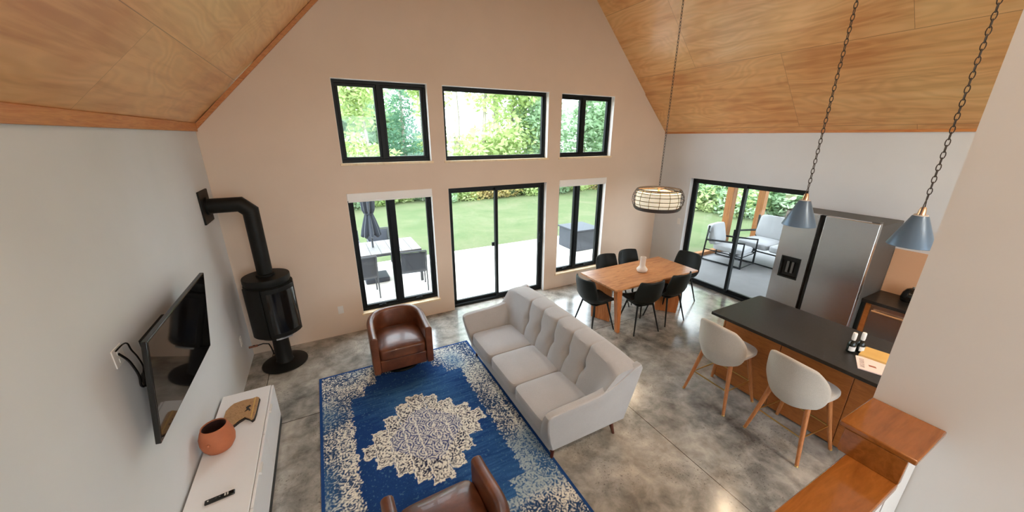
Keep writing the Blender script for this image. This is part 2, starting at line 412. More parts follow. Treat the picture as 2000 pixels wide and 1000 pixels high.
# back wall; its tall unseen windows are added to let in fill daylight
mb = MB(); BH = [(-.6, 1.6, .9, 2.3), (-.6, 5.8, 3.0, 3.3)]
BHo = [(.2, 2.2, .4, 2.3), (3.0, 5.0, .4, 2.3), (.2, 2.2, 2.6, 3.58), (3.0, 5.0, 2.6, 3.58)]
cellwall(mb, -.5, 5.68, 0, 3.60, BHo, 'y', YB-WT, YB)
mb.prism([(XL-WT, 0), (-.5, 0), (-.5, 3.60), (XL, zc(XL)), (XL-WT, zc(XL)-WT)], 'y', YB-WT, YB)
mb.prism([(5.68, 0), (XR+WT, 0), (XR+WT, zc(XR)-WT), (XR, zc(XR)), (5.68, 3.60)], 'y', YB-WT, YB)
mb.prism([(-.5, 3.60), (5.68, 3.60), (5.68, zc(5.68)), (AX, AZ), (-.5, zc(-.5))], 'y', YB-WT, YB)
mb.build('wall_back', 'wall', kind='structure', smooth=False)
# pitched plywood ceiling
mb = MB(); T = .16
mb.prism([(XL-WT, zc(XL)-WT), (AX, AZ), (AX, AZ+T), (XL-WT, zc(XL)-WT+T)], 'y', YB-WT, YG+WT)
mb.cur = 1
mb.prism([(AX, AZ), (XR+WT, zc(XR)-WT*1.02), (XR+WT, zc(XR)-WT*1.02+T), (AX, AZ+T)], 'y', YB-WT, YG+WT)
mb.build('ceiling', ['ply_l', 'ply_r'], kind='structure', smooth=False)
# eave and rake boards on the left side
MB().box(XL, XL+.022, YB, YG, ZE-.075, ZE+.012).build('trim_1', 'trimwood', kind='structure', bevel=.003)
mb = MB(); dx = .05
mb.prism([(XL+.022, zc(XL)-.05), (AX-.02, AZ-.07), (AX-.02, AZ-.01), (XL+.022, zc(XL)+.012)], 'y', YG-.022, YG)
mb.build('trim_2', 'trimwood', kind='structure', bevel=.003)
MB().box(XR-.012, XR, YB, YG, 2.90, 2.93).build('trim_3', 'trimwood', kind='structure')

# ---------------------------------------------------------------- windows
def ring(mb, x0, x1, z0, z1, w, y0, y1, ax='y'):
    def bx(a, b, c, d):
        if ax == 'y': mb.box(a, b, y0, y1, c, d)
        else: mb.box(y0, y1, a, b, c, d)
    bx(x0, x1, z0, z0+w); bx(x0, x1, z1-w, z1); bx(x0, x0+w, z0+w, z1-w); bx(x1-w, x1, z0+w, z1-w)
def casement(num, key, mull, sill=True):
    x0, x1, z0, z1 = GH[key]; r = structure_root('window_%d' % num, ((x0+x1)/2, YG+.1, z0))
    mb = MB(); ring(mb, x0, x1, z0, z1, .045, YG+.085, YG+.17)
    if mull: mb.box(mull-.03, mull+.03, YG+.085, YG+.17, z0+.045, z1-.045)
    mb.build('window_frame', 'black_frame', r, bevel=.003)
    spans = [(x0+.045, mull-.03), (mull+.03, x1-.045)] if mull else [(x0+.045, x1-.045)]
    for a, b in spans:
        mb = MB(); w = .033 if mull else .018
        ring(mb, a, b, z0+.045, z1-.045, w, YG+.10, YG+.155)
        sash = mb.build('window_sash', 'black_frame', r, bevel=.003)
        MB().box(a+w-.004, b-w+.004, YG+.126, YG+.130, z0+.045+w-.004, z1-.045-w+.004).build('window_pane', 'glass', sash, smooth=False, loc=r['org'])
        if key in 'df':
            mb = MB(); c = (a+b)/2; mb.box(c-.05, c+.05, YG+.07, YG+.10, z0+.045, z0+.062); mb.tube([(c, YG+.075, z0+.065), (c+.05, YG+.065, z0+.075)], .006)
            mb.build('crank_handle', 'black_frame', sash, loc=r['org'])
    for nm, bx in (('window_jamb', (x0, x0+.004, YG+.001, YG+.085, z0, z1)), ('window_jamb', (x1-.004, x1, YG+.001, YG+.085, z0, z1)), ('window_head', (x0, x1, YG+.001, YG+.085, z1-.004, z1))):
        MB().box(*bx).build(nm, 'white_paint', r, smooth=False)  # white liners added over the reveals, standing in for bright daylight on them
    if sill:
        MB().box(x0-.02, x1+.02, YG-.02, YG+.09, z0-.028, z0+.002).build('window_sill', 'sillwood', r, bevel=.003)
    return r
casement(1, 'a', .844); casement(2, 'b', None); casement(3, 'c', 4.30)
casement(4, 'd', .848); casement(5, 'f', 4.28)
def slider(num, fx, a0, a1, z1, mid, ax, b0, r, handle):
    """two sliding leaves in a black frame"""
    mb = MB(); w = .045
    ring(mb, a0, a1, 0, z1, w, b0, b0+.12, ax); mb.build('door_frame', 'black_frame', r, bevel=.003)
    for k, (p, q, d) in enumerate(((a0+w, mid+.03, 0.055), (mid-.03, a1-w, .01))):
        mb = MB(); ring(mb, p, q, w, z1-w, .05, b0+d, b0+d+.045, ax)
        lf = mb.build('door_leaf', 'black_frame', r, bevel=.003)
        mb = MB(); g0, g1 = b0+d+.018, b0+d+.024
        if ax == 'y': mb.box(p+.045, q-.045, g0, g1, w+.045, z1-w-.045)
        else: mb.box(g0, g1, p+.045, q-.045, w+.045, z1-w-.045)
        mb.build('door_pane', 'glass', lf, smooth=False, loc=r['org'])
        if k == handle:
            mb = MB()
            if ax == 'y':
                h = q-.025; mb.box(h-.02, h+.02, b0+d-.012, b0+d, .95, 1.16); mb.tube([(h, b0+d-.01, .98), (h-.03, b0+d-.05, 1.0), (h-.03, b0+d-.05, 1.10), (h, b0+d-.01, 1.13)], .008)
            else:
                h = p+.025; mb.box(b0+d-.012, b0+d, h-.02, h+.02, .95, 1.16)
            mb.build('door_handle', 'black_frame', lf, loc=r['org'])
    return r
r = structure_root('door_1', (2.6, YG+.1, 0)); MB().box(3.516, 3.52, YG+.001, YG+.08, 0, 2.08).build('door_jamb', 'white_paint', r, smooth=False); MB().box(1.71, 1.714, YG+.001, YG+.08, 0, 2.08).build('door_jamb', 'white_paint', r, smooth=False); slider(1, 0, 1.71, 3.52, 2.08, 2.58, 'y', YG+.08, r, 1)  # white side liners added to imitate daylight on the door reveal
MB().box(2.49, 2.535, YG+.105, YG+.135, 1.01, 1.08).build('door_latch', 'black_frame', r, bevel=.004)
r = structure_root('door_2', (XR+.1, 3.7, 0)); slider(2, 0, 2.70, 4.68, 2.085, 3.68, 'x', XR+.09, r, 0)
# thresholds and unseen windows added to the back wall as daylight fill
for n, (x0, x1, z0, z1) in enumerate(BHo):
    r = structure_root('window_%d' % (6+n), ((x0+x1)/2, YB-.1, z0)); mb = MB(); ring(mb, x0, x1, z0, z1, .06, YB-.16, YB-.08); mb.build('window_frame', 'black_frame', r)
    MB().box(x0+.05, x1-.05, YB-.124, YB-.12, z0+.05, z1-.05).build('window_pane', 'glass', r, smooth=False)
# roller shades rolled up above the two lower casements
def shade_roll(x0, x1, lab):
    r = thing('roller_shade', lab, 'window shade', ((x0+x1)/2, YG+.03, 1.98), 'rolled up shades over the lower windows')
    MB().box(x0+.003, x1-.003, YG-.012, YG+.07, 2.0, 2.10).build('valance', 'white_paint', r, bevel=.004)
    MB().box(x0+.012, x1-.012, YG+.0, YG+.012, 1.975, 1.999).build('bottom_rail', 'white_paint', r, bevel=.003)
shade_roll(.265, 1.455, 'pale rolled-up roller shade over the lower window left of the sliding door')
shade_roll(3.79, 4.89, 'pale rolled-up roller shade over the lower window right of the sliding door')
# outlets and switch
def plate(name, lab, cat, c, nrm, w=.075, h=.12, kind='outlet'):
    r = thing(name, lab, cat, c); x, y, z = c; mb = MB()
    if nrm == 'y': mb.box(x-w/2, x+w/2, y-.006, y, z-h/2, z+h/2)
    elif nrm == 'x': mb.box(x, x+.006, y-w/2, y+w/2, z-h/2, z+h/2)
    else: mb.box(x-.006, x, y-w/2, y+w/2, z-h/2, z+h/2)
    mb.build('cover_plate', 'plastic_white', r, bevel=.002)
    for dz in ((-.025, .025) if kind == 'outlet' else (0,)):
        mb = MB(); a = .016; b = .014 if kind == 'outlet' else .032
        if nrm == 'y': mb.box(x-a, x+a, y-.009, y-.006, z+dz-b, z+dz+b)
        elif nrm == 'x': mb.box(x+.006, x+.009, y-a, y+a, z+dz-b, z+dz+b)
        else: mb.box(x-.009, x-.006, y-a, y+a, z+dz-b, z+dz+b)
        mb.build('socket' if kind == 'outlet' else 'rocker', 'plastic_white', r, bevel=.001)
    return r
plate('wall_outlet', 'white wall outlet between the stove and the lower left window', 'outlet', (-.035, YG, .41), 'y')
plate('wall_outlet', 'white wall outlet low on the left wall behind the stove', 'outlet', (XL, 4.97, .45), 'x')
plate('light_switch', 'white light switch on the wall beside the right-hand sliding door', 'switch', (XR, 4.80, 1.2), '-x', kind='switch')
plate('media_outlet', 'white media wall plate behind the television with black cables', 'outlet', (XL, 2.60, 1.66), 'x', .11, .11)

# ---------------------------------------------------------------- stair half wall, cap, enclosure wall
mb = MB(); mb.box(1.73, 1.85, -1.6, .36, 0, 4.55); mb.build('wall_stair', 'wall', kind='structure', smooth=False)
mb = MB(); mb.box(.45, 1.48, .2, .31, 0, 1.775); mb.box(1.50, 1.725, .2, .345, 0, 1.895); mb.build('wall_rail', 'wall', kind='structure', smooth=False)
r = thing('railing_cap', 'varnished brown wooden cap stepping up along the white stair half wall', 'railing cap', (1.1, .25, 1.775))
MB().box(.45, 1.485, .187, .322, 1.775, 1.80).build('lower_cap_board', 'capwood', r, bevel=.004)
MB().box(1.478, 1.50, .187, .345, 1.80, 1.895).build('riser_board', 'capwood', r, bevel=.002)
MB().box(1.477, 1.729, .17, .362, 1.895, 1.915).build('upper_cap_board', 'capwood', r, bevel=.004)

# ================================================================== RUG
def rug():
    x0, x1, y0, y1 = -.39, 1.54, 1.49, 4.39; nx, ny = 386, 580
    cx, cy = (x0+x1)/2, 2.95
    rnd = random.Random(3)
    def mknoise(c, seed):
        rr = random.Random(seed); g = {}
        def val(i, j):
            k = (i, j)
            if k not in g: g[k] = rr.random()
            return g[k]
        def f(x, y):
            x /= c; y /= c; i, j = math.floor(x), math.floor(y); u, v = x-i, y-j; u = u*u*(3-2*u); v = v*v*(3-2*v)
            return (val(i, j)*(1-u)+val(i+1, j)*u)*(1-v)+(val(i, j+1)*(1-u)+val(i+1, j+1)*u)*v
        return f
    n1, n2, n3, n4, nst = mknoise(.035, 1), mknoise(.013, 2), mknoise(.16, 3), mknoise(.4, 4), mknoise(1.0, 5)
    blue = Vector((.012, .047, .175)); blue2 = Vector((.034, .115, .27)); cream = Vector((.76, .745, .66)); navy = Vector((.014, .02, .055)); teal = Vector((.09, .22, .32))
    purple = Vector((.04, .05, .16))
    steps = [(.09, .60), (.22, .52), (.36, .38), (.50, .22), (.60, .08)]
    def med(u, v):
        u, v = abs(u), abs(v)
        for a, b in steps:
            if u < a and v < b: return min(a-u, b-v)
        # distance-ish outside
        return -min(max(u-a, 0)+max(v-b, 0) for a, b in steps)
    cols = []
    for j in range(ny+1):
        y = y0+(y1-y0)*j/ny
        for i in range(nx+1):
            x = x0+(x1-x0)*i/nx
            e = min(x-x0, x1-x, y-y0, y1-y); u, v = x-cx, y-cy
            a, b, c, d = n1(x, y), n2(x, y), n3(x, y), n4(x, y); st = nst(x*9, y*70)
            ragged = (a-.5)*.05+(b-.5)*.035
            m = med(u, v)+ragged*.38+(.02 if (int((u+9)/.045)+int((v+9)/.045)) % 2 else 0)*.6
            if e < .028: col = blue*1.0+blue2*.1
            else:
                # field
                col = blue.lerp(blue2, max(0, min(1, (d-.4)*1.6+(st-.5)*.9)))
                if b > .86: col = col.lerp(teal, .5)
                orn = None
                if m > 0:
                    orn = .80; rr = math.hypot(u, v)
                    core = rr < .36 and abs(u)+abs(v) < .42
                    # floral rings of the medallion core
                    fx, fy = (u % .15)-.075, (v % .15)-.075; fr = math.hypot(fx, fy)
                    th = math.atan2(fy, fx)
                    band = sin(fr*230+th*2+a*5)
                    if m < .022: t = .95 if m > .008 else .75
                    elif m < .032: t = .25
                    elif core: t = .5+.42*band+(b-.5)*.9
                    else: t = .62+.34*band+(b-.5)*1.7-(c-.5)*.6
                    base = navy if not core else purple
                    t = max(0, min(1, t*1.15-.1)); col = base.lerp(cream, t)
                    if core: col = col.lerp(blue2, .10)
                else:
                    # side borders and stepped corner pieces
                    bx = .31+(.16 if abs(v) > .86 else 0)+(.12 if abs(v) > 1.02 else 0)+ragged*1.1
                    by = .26+ragged
                    dxe = min(x-x0, x1-x); dye = min(y-y0, y1-y)
                    if dxe < bx or dye < by or (dxe < .62+ragged and dye < .38):
                        fx, fy = (x % .11)-.055, (y % .11)-.055; fr = math.hypot(fx, fy); th = math.atan2(fy, fx)
                        t = .36+.42*sin(fr*230+th*3+a*7)+(b-.5)*1.7+(c-.5)*1.0
                        for q in (.05, .10, bx-.03):
                            if abs(dxe-q) < .006: t += .25
                        t = max(0, min(1, t)); wear = max(0, min(1, (d-.5)*3.2+.35*(c-.5)))
                        dark = navy.lerp(blue2, .35+.5*wear); light = cream.lerp(teal, .65*wear)
                        col = dark.lerp(light, t)
            col = col*(.88+.24*rnd.random())
            cols += [max(0, col.x), max(0, col.y), max(0, col.z), 1]
    vs = [(x0+(x1-x0)*i/nx, y0+(y1-y0)*j/ny, .009) for j in range(ny+1) for i in range(nx+1)]
    w = nx+1; fs = [(j*w+i, j*w+i+1, (j+1)*w+i+1, (j+1)*w+i) for j in range(ny) for i in range(nx)]
    # skirt
    o = len(vs); vs += [(x0, y0, .0005), (x1, y0, .0005), (x1, y1, .0005), (x0, y1, .0005)]; cr = [0, nx, ny*w+nx, ny*w]
    skirt = [[i for i in range(w)], [j*w+nx for j in range(ny+1)], [ny*w+i for i in range(nx, -1, -1)], [j*w for j in range(ny, -1, -1)]]
    for k, ed in enumerate(skirt): fs.append(tuple([o+k]+[o+(k+1) % 4]+ed[::-1]))
    fs.append((o+3, o+2, o+1, o))
    cols += [.024, .082, .24, 1]*4
    me = bpy.data.meshes.new('area_rug'); me.from_pydata(vs, [], fs)
    ca = me.color_attributes.new('weave', 'FLOAT_COLOR', 'POINT'); ca.data.foreach_set('color', cols)
    t = NT('distressed_woven_rug'); at = t.n('ShaderNodeVertexColor', layer_name='weave'); v = t.co(scale=(1, .25, 1)); f = t.noise(v, 420, 2)
    t.set(t.mix(.35, at.outputs[0], t.ramp(f, [(.3, (.25, .25, .25, 1)), (.7, (.8, .8, .8, 1))]), 'SOFT_LIGHT'), .95, 0, .1); t.bump(f, .3, .004)
    me.materials.append(t.m); o = bpy.data.objects.new('area_rug', me); COL.objects.link(o)
    tag(o, 'blue and cream distressed medallion rug on the polished concrete floor', 'rug')
rug()
RZ = .0105   # rug top

# ================================================================== SOFA
def sofa():
    r = thing('sofa', 'light grey three-seat tufted sofa on the right edge of the blue rug', 'sofa', (1.9, 3.03, 0))
    MB().box(1.455, 2.33, 2.07, 3.995, .155, .285).build('base_frame', 'sofa', r, bevel=.02, seg=3)
    ys, ye = 1.985, 4.075
    seams = [2.42, 2.70, 2.985, 3.265, 3.545]
    def front(y, z):
        t = (z-.36)/.52
        x = 2.0+t*.16
        # channels between seams swell outwards
        ed = [ys-.15]+seams+[ye+.15]; k = max(i for i in range(len(ed)-1) if ed[i] <= y+1e-6)
        u = (y-ed[k])/(ed[k+1]-ed[k]); puff = (sin(pi*min(max(u, 0), 1)))**.36
        if k in (0, len(ed)-2): puff = .55+.45*(puff if (k == 0) == (u > .5) else 1)
        amp = .045*(1-.35*abs(t-.55))
        for e in (ys, ye): x -= .11*math.exp(-((y-e)/.10)**2)*min(1, max(0, (.86-z)/.25))
        x -= amp*.8*puff
        for s in seams: x += .05*math.exp(-(((y-s)/.045)**2+((z-.625)/.055)**2))+.012*math.exp(-((y-s)/.012)**2)
        return x
    def top(y):
        c = (y-(ys+ye)/2)/((ye-ys)/2); return .885-.05*abs(c)**5
    def fn(u, v):
        y = ys+(ye-ys)*u; zt = top(y); Y = lambda z: (2.052-(z-.2)*.15)*(1-u)+(4.013+(z-.2)*.15)*u
        if v < .55:
            z = .33+(zt-.035-.33)*(v/.55); return (front(y, z), Y(z), z)
        if v < .75:
            a = (v-.55)/.2*pi; xf = front(y, zt-.035); xb = 2.37; xc = (xf+xb)/2; rx = (xb-xf)/2
            pz = .035*sin(a)**.8
            ed = min(abs(y-s) for s in seams); pz -= .006*math.exp(-(ed/.012)**2)*sin(a)
            return (xc-rx*cos(a), Y(zt-.035), zt-.035+pz)
        t = (v-.75)/.25; z = (zt-.035)*(1-t)+.16*t; return (2.37-.05*t, Y(z), z)
    mb = MB(); mb.grid(fn, 200, 34)
    # side caps
    for side in (0, 1):
        row = [fn(side, j/34) for j in range(35)]; mb.add(row, [tuple(range(35))])
    mb.build('backrest', 'sofa', r)
    for s in seams:
        mb = MB(); mb.pillow(-.009, .009, -.013, .013, -.013, .013, 4, 3, 0); b = mb; x = front(s, .625)-.002
        b.v = [(a+x, c+s, d+.625) for a, c, d in b.v]; b.build('tuft_button', 'sofa', r)
    prof = [(1.475, .158), (1.435, .27), (1.40, .42), (1.378, .56), (1.385, .60), (1.415, .622), (1.52, .632), (1.74, .640), (1.92, .655), (2.04, .685), (2.13, .725), (2.21, .78), (2.29, .835), (2.375, .85), (2.405, .80), (2.39, .6), (2.345, .158)]
    for base, o in ((2.045, -1), (4.02, 1)):
        mb = MB(); m = len(prof)
        secs = []
        for k, (t, ins) in enumerate(((0, .016), (.08, .004), (.22, 0), (.78, 0), (.92, .004), (1, .016))):
            cxp, czp = 1.9, .42
            sec = []
            for x, z in prof:
                dx, dz = x-cxp, z-czp; L = math.hypot(dx, dz); kx = (L-ins)/L
                out = base+o*(z-.2)*.15; th = max(.075, .17-(z-.28)*.30)
                sec.append((cxp+dx*kx, out-o*th*(1-t), czp+dz*kx))
            secs.append(sec)
        vs = [p for s_ in secs for p in s_]; fs = [(a*m+i, a*m+(i+1) % m, (a+1)*m+(i+1) % m, (a+1)*m+i) for a in range(5) for i in range(m)]
        fs += [tuple(range(m))[::-1], tuple(range(5*m, 6*m))]
        mb.add(vs, fs); mb.build('armrest', 'sofa', r, bevel=.014, seg=3)
    for k in range(3):
        y0 = 2.14+k*.583; mb = MB(); mb.pillow(1.425, 2.03, y0, y0+.577, .275, .43, 10, 9, .02); mb.build('seat_cushion', 'sofa', r)
    for x, y, dx, dy in ((1.54, 2.13, -.02, -.015), (2.2, 2.1, .04, -.02), (1.54, 3.94, -.02, .015), (2.2, 3.95, .04, .02)):
        z0 = RZ+.001 if x < 1.6 else .001
        MB().tube([(x+dx, y+dy, z0), (x, y, .16)], [.014, .026], 12).build('leg', 'sofaleg', r, label='dark red-brown tapered leg')
sofa()

# ================================================================== ARMCHAIRS
def armchair():
    r = thing('swivel_armchair', 'brown leather barrel armchair on the far side of the rug, facing the camera', 'armchair', (0, 0, 0), 'pair of brown leather swivel chairs')
    hw, D, t, z0 = .362, .70, .085, .11
    path = [(hw, -.36+.30*i/6) for i in range(6)]
    arc = 26
    for i in range(arc+1):
        a = pi*i/arc; ex = 2/2.5
        path.append((hw*math.copysign(abs(cos(a))**ex, cos(a)), -.06+.40*abs(sin(a))**ex))
    path += [(-hw, -.36+.30*i/6) for i in range(5, -1, -1)]
    P = [Vector(p) for p in path]; n = len(P)
    def prof(h):
        return [(0.012, z0), (0, z0+.02), (0, h-.03), (.008, h-.012), (.026, h), (t-.026, h), (t-.008, h-.012), (t, h-.03), (t, z0+.02), (t-.01, z0)]
    vs = []; m = 10
    for i, p in enumerate(P):
        d = (P[min(i+1, n-1)]-P[max(i-1, 0)]).normalized(); nin = Vector((-d.y, d.x))
        back = (p.y+.36)/.70; h = .605+.065*min(1, max(0, back*1.25-.1))**1.3
        for o, z in prof(h):
            flare = 1
            q = p+nin*o; vs.append((q.x, q.y, z))
    fs = [(i*m+k, i*m+(k+1) % m, (i+1)*m+(k+1) % m, (i+1)*m+k) for i in range(n-1) for k in range(m)]
    fs += [tuple(range(m))[::-1], tuple((n-1)*m+k for k in range(m))]
    mb = MB(); mb.add(vs, fs); mb.build('shell', 'leather', r, bevel=.012, seg=3)
    MB().box(-.275, .275, -.345, .26, .115, .275).build('seat_base', 'leather', r, bevel=.012, seg=3)
    MB().pillow(-.282, .282, -.375, .24, .27, .43, 10, 8, .03).build('seat_cushion', 'leather', r)
    MB().lathe([(0, 0), (.25, 0), (.255, .012), (.245, .022), (.07, .03), (.06, .112), (0, .112)], n=40).build('swivel_base', 'black_metal', r)
    return r
ac = armchair()
place(ac, (.585, 4.32, RZ), -.02)
dup(ac, (.40, 1.57, RZ), pi+.03, 'brown leather barrel armchair nearest the camera, cut by the lower edge, facing away')

# ================================================================== DINING
tr = thing('dining_table', 'rectangular brown wooden dining table with slab legs and a cream vase', 'table', (4.4, 3.91, 0))
MB().box(3.51, 5.30, 3.50, 4.32, .718, .75).build('tabletop', 'tablewood', tr, bevel=.006)
def slableg(pts_b, pts_t):
    mb = MB(); n = len(pts_b); mb.add([(x, y, .0005) for x, y in pts_b]+[(x, y, .717) for x, y in pts_t], [tuple(range(n))[::-1], tuple(range(n, 2*n))]+[(i, (i+1) % n, n+(i+1) % n, n+i) for i in range(n)])
    mb.build('leg', 'tableleg', tr, bevel=.004)
slableg([(3.65, 3.53), (3.70, 3.53), (3.70, 3.59), (3.65, 3.59)], [(3.56, 3.52), (3.66, 3.52), (3.66, 3.60), (3.56, 3.60)])
slableg([(3.65, 4.15), (3.78, 3.86), (3.81, 3.875), (3.68, 4.165)], [(3.63, 4.19), (3.78, 3.86), (3.81, 3.875), (3.66, 4.205)])
slableg([(4.78, 3.84), (5.0, 3.57), (5.03, 3.595), (4.81, 3.865)], [(4.78, 3.84), (5.05, 3.53), (5.08, 3.555), (4.81, 3.865)])
slableg([(5.10, 4.20), (5.15, 4.20), (5.15, 4.26), (5.10, 4.26)], [(5.15, 4.19), (5.25, 4.19), (5.25, 4.27), (5.15, 4.27)])
vr = MB().lathe([(0, .0), (.06, .0), (.075, .01), (.086, .035), (.084, .055), (.06, .085), (.045, .105), (.043, .14), (.045, .245), (.045, .252), (.036, .252), (.035, .15), (0, .12)], n=32)
vr = vr.build('vase', 'ceramic', loc=None); vr.location = (4.42, 3.885, .751); tag(vr, 'cream bottle vase with round base standing on the dining table', 'vase')

def dining_chair():
    r = thing('dining_chair', 'black shell dining chair at the left end of the wooden table', 'chair', (0, 0, 0), 'black dining chairs around the wooden table')
    # faces +y ; profile y,z along the centre line with half width
    pr = [(.235, .452, .17), (.20, .462, .195), (.08, .445, .212), (-.06, .438, .222), (-.15, .452, .228), (-.205, .51, .232), (-.235, .60, .234), (-.26, .70, .23), (-.278, .79, .212), (-.284, .83, .19)]
    def fn(u, v):
        t = v*(len(pr)-1); i = min(int(t), len(pr)-2); f = t-i; a, b = pr[i], pr[i+1]
        y, z, w = (a[k]*(1-f)+b[k]*f for k in range(3)); s = u*2-1
        seat = max(0, min(1, (.62-z)/.12)); bk = 1-seat
        z += .055*abs(s)**2.6*seat*min(1, max(.15, (0.25-y)/.2)); y += .085*abs(s)**2.2*bk
        mid = math.exp(-((z-.52)/.09)**2); y += .05*abs(s)**2*mid
        return (s*w, y, z)
    MB().grid(fn, 10, 18).build('seat_shell', 'chairblack', r, solid=.028, subd=1)
    for sx in (-1, 1):
        for sy, yy in ((1, .21), (-1, -.21)):
            MB().tube([(sx*.215, yy, .001), (sx*.13, yy*.55, .43)], [.009, .014], 8).build('leg', 'black_metal', r)
    MB().box(-.14, .14, -.13, .13, .415, .428).build('seat_frame', 'black_metal', r)
    return r
dc = dining_chair()
place(dc, (3.46, 3.87, 0), -pi/2, 1.05)
dup(dc, (4.06, 3.53, 0), -.15, 'black shell dining chair on the near long side, left one, under the table front', None, 1.05)
dup(dc, (4.67, 3.55, 0), .02, 'black shell dining chair on the near long side, right one, by the slab leg', None, 1.05)
dup(dc, (5.45, 3.93, 0), pi/2+.1, 'black shell dining chair at the right end of the table by the right-hand sliding door', None, 1.05)
dup(dc, (4.24, 4.33, 0), pi, 'black shell dining chair on the far long side, nearer the casement window', None, 1.05)
dup(dc, (4.78, 4.36, 0), pi, 'black shell dining chair on the far long side, nearer the room corner', None, 1.05)

# ================================================================== PENDANTS
def chain(r, x, y, z0, z1, link=.05, rad=.011, wire=.0032, skip=0):
    """the whole chain is one part, its links real rings"""
    mb = MB(); z = z0; k = 0
    while z < z1:
        pts = []
        for i in range(10):
            a = 2*pi*i/10; w = rad*cos(a); h = (link*.5)*sin(a)
            pts.append((x+w*cos(k*pi/2), y+w*sin(k*pi/2), z+link*.5+h))
        mb.tube(pts, wire, 5, close=True); z += link*.80; k += 1
    mb.build('chain', 'rattan', r)
def drum():
    x, y = 4.57, 3.88; zt, zb = 2.08, 1.775
    r = thing('drum_pendant', 'round drum pendant with dark wire cage and lit linen shade over the dining table', 'lamp', (x, y, zb))
    zc_ = zc(x); MB().lathe([(0, zc_-.06), (.07, zc_-.06), (.07, zc_+.05)], (x, y), 24).build('ceiling_canopy', 'rattan', r)
    chain(r, x, y, zt+.02, zc_-.05)
    mb = MB(); mb.lathe([(.315, zb+.045), (.32, zb+.05), (.32, zt-.055), (.315, zt-.05)], (x, y), 48)
    mb.lathe([(0.0, zb+.05), (.31, zb+.05)], (x, y), 48); mb.build('linen_shade', 'shade', r, label='lit cream shade')
    cage = []
    def Rz(t): return .315+.062*sin(pi*t)**.7
    mb = MB()
    for k in range(5):
        t = (.14, .3, .5, .7, .86)[k]; rr = Rz(t); z = zb+(zt-zb)*t; mb.tube([(x+rr*cos(a*pi/24), y+rr*sin(a*pi/24), z) for a in range(48)], .005, 6, close=True)
    for t, w in ((0, .010), (.05, .009), (.10, .008), (1, .009), (.95, .007)):
        rr = Rz(t); z = zb+(zt-zb)*t; mb.tube([(x+rr*cos(a*pi/24), y+rr*sin(a*pi/24), z) for a in range(48)], w, 6, close=True)
    for q in range(16):
        a = 2*pi*q/16; mb.tube([(x+Rz(t/10)*cos(a), y+Rz(t/10)*sin(a), zb+(zt-zb)*t/10) for t in range(11)], .004, 5)
    # woven bottom band
    for q in range(220):
        a = 2*pi*q/220; b = a+.05; mb.tube([(x+Rz(0)*cos(a), y+Rz(0)*sin(a), zb), (x+Rz(.15)*cos(b), y+Rz(.15)*sin(b), zb+.045)], .003, 4)
    mb.build('wire_cage', 'rattan', r)
    mb = MB()
    for q in range(3):
        a = 2*pi*q/3+.4; mb.tube([(x, y, zt+.02), (x+.315*cos(a), y+.315*sin(a), zt)], .005, 6)
    mb.lathe([(0, zt+.035), (.018, zt+.03), (.018, zt-.06), (0, zt-.06)], (x, y), 16); mb.build('spider_fitting', 'copper', r)
    l = bpy.data.lights.new('drum_bulb_light', 'POINT'); l.energy = 9; l.color = (1, .76, .52); l.shadow_soft_size = .1; o = bpy.data.objects.new('drum_bulb_light', l); COL.objects.link(o); o.location = (x, y, 1.70)
    l2 = bpy.data.lights.new('drum_uplight', 'POINT'); l2.energy = 8; l2.color = (1, .76, .52); l2.shadow_soft_size = .08; o = bpy.data.objects.new('drum_uplight', l2); COL.objects.link(o); o.location = (x, y, 1.97)
drum()
def cone(x, y, lab):
    zb, zt = 1.985, 2.235
    r = thing('cone_pendant', lab, 'lamp', (x, y, zb), 'blue-grey cone pendants over the island')
    mb = MB(); mb.lathe([(.144, zb), (.146, zb+.004), (.05, zt), (.045, zt+.004), (.042, zt-.002), (.140, zb+.004), (.144, zb)], (x, y), 48); mb.build('metal_shade', 'pewter', r)
    MB().lathe([(0, zt+.012), (.042, zt+.012), (.046, zt), (.042, zt-.01), (0, zt-.01)], (x, y), 24).build('shade_collar', 'ceramic', r)
    MB().lathe([(0, zt+.075), (.014, zt+.073), (.02, zt+.06), (.026, zt+.012), (0, zt+.012)], (x, y), 20).build('socket_cap', 'copper', r)
    mb = MB()
    for s in (-1, 1): mb.tube([(x+s*.04, y, zt+.012), (x+s*.012, y, zt+.115), (x, y, zt+.13)], .0035, 6)
    mb.build('hanger', 'rattan', r)
    chain(r, x, y, zt+.125, zc(x)-.05, .058, .013, .0035)
    MB().lathe([(0, zc(x)-.06), (.065, zc(x)-.06), (.065, zc(x)+.05)], (x, y), 24).build('ceiling_canopy', 'rattan', r)
    MB().lathe([(0, zb+.10), (.03, zb+.11), (.04, zb+.14), (.03, zb+.175), (.018, zt-.02), (0, zt-.02)], (x, y), 16).build('bulb', 'bulb', r)
    l = bpy.data.lights.new('cone_bulb_light', 'POINT'); l.energy = 20; l.color = (1, .72, .46); l.shadow_soft_size = .05; o = bpy.data.objects.new('cone_bulb_light', l); COL.objects.link(o); o.location = (x, y, zb+.07)
cone(4.28, 1.83, 'blue-grey cone pendant hanging on a chain in front of the steel fridge')
cone(4.28, 1.01, 'blue-grey cone pendant cut off at the right, nearer the camera over the island')

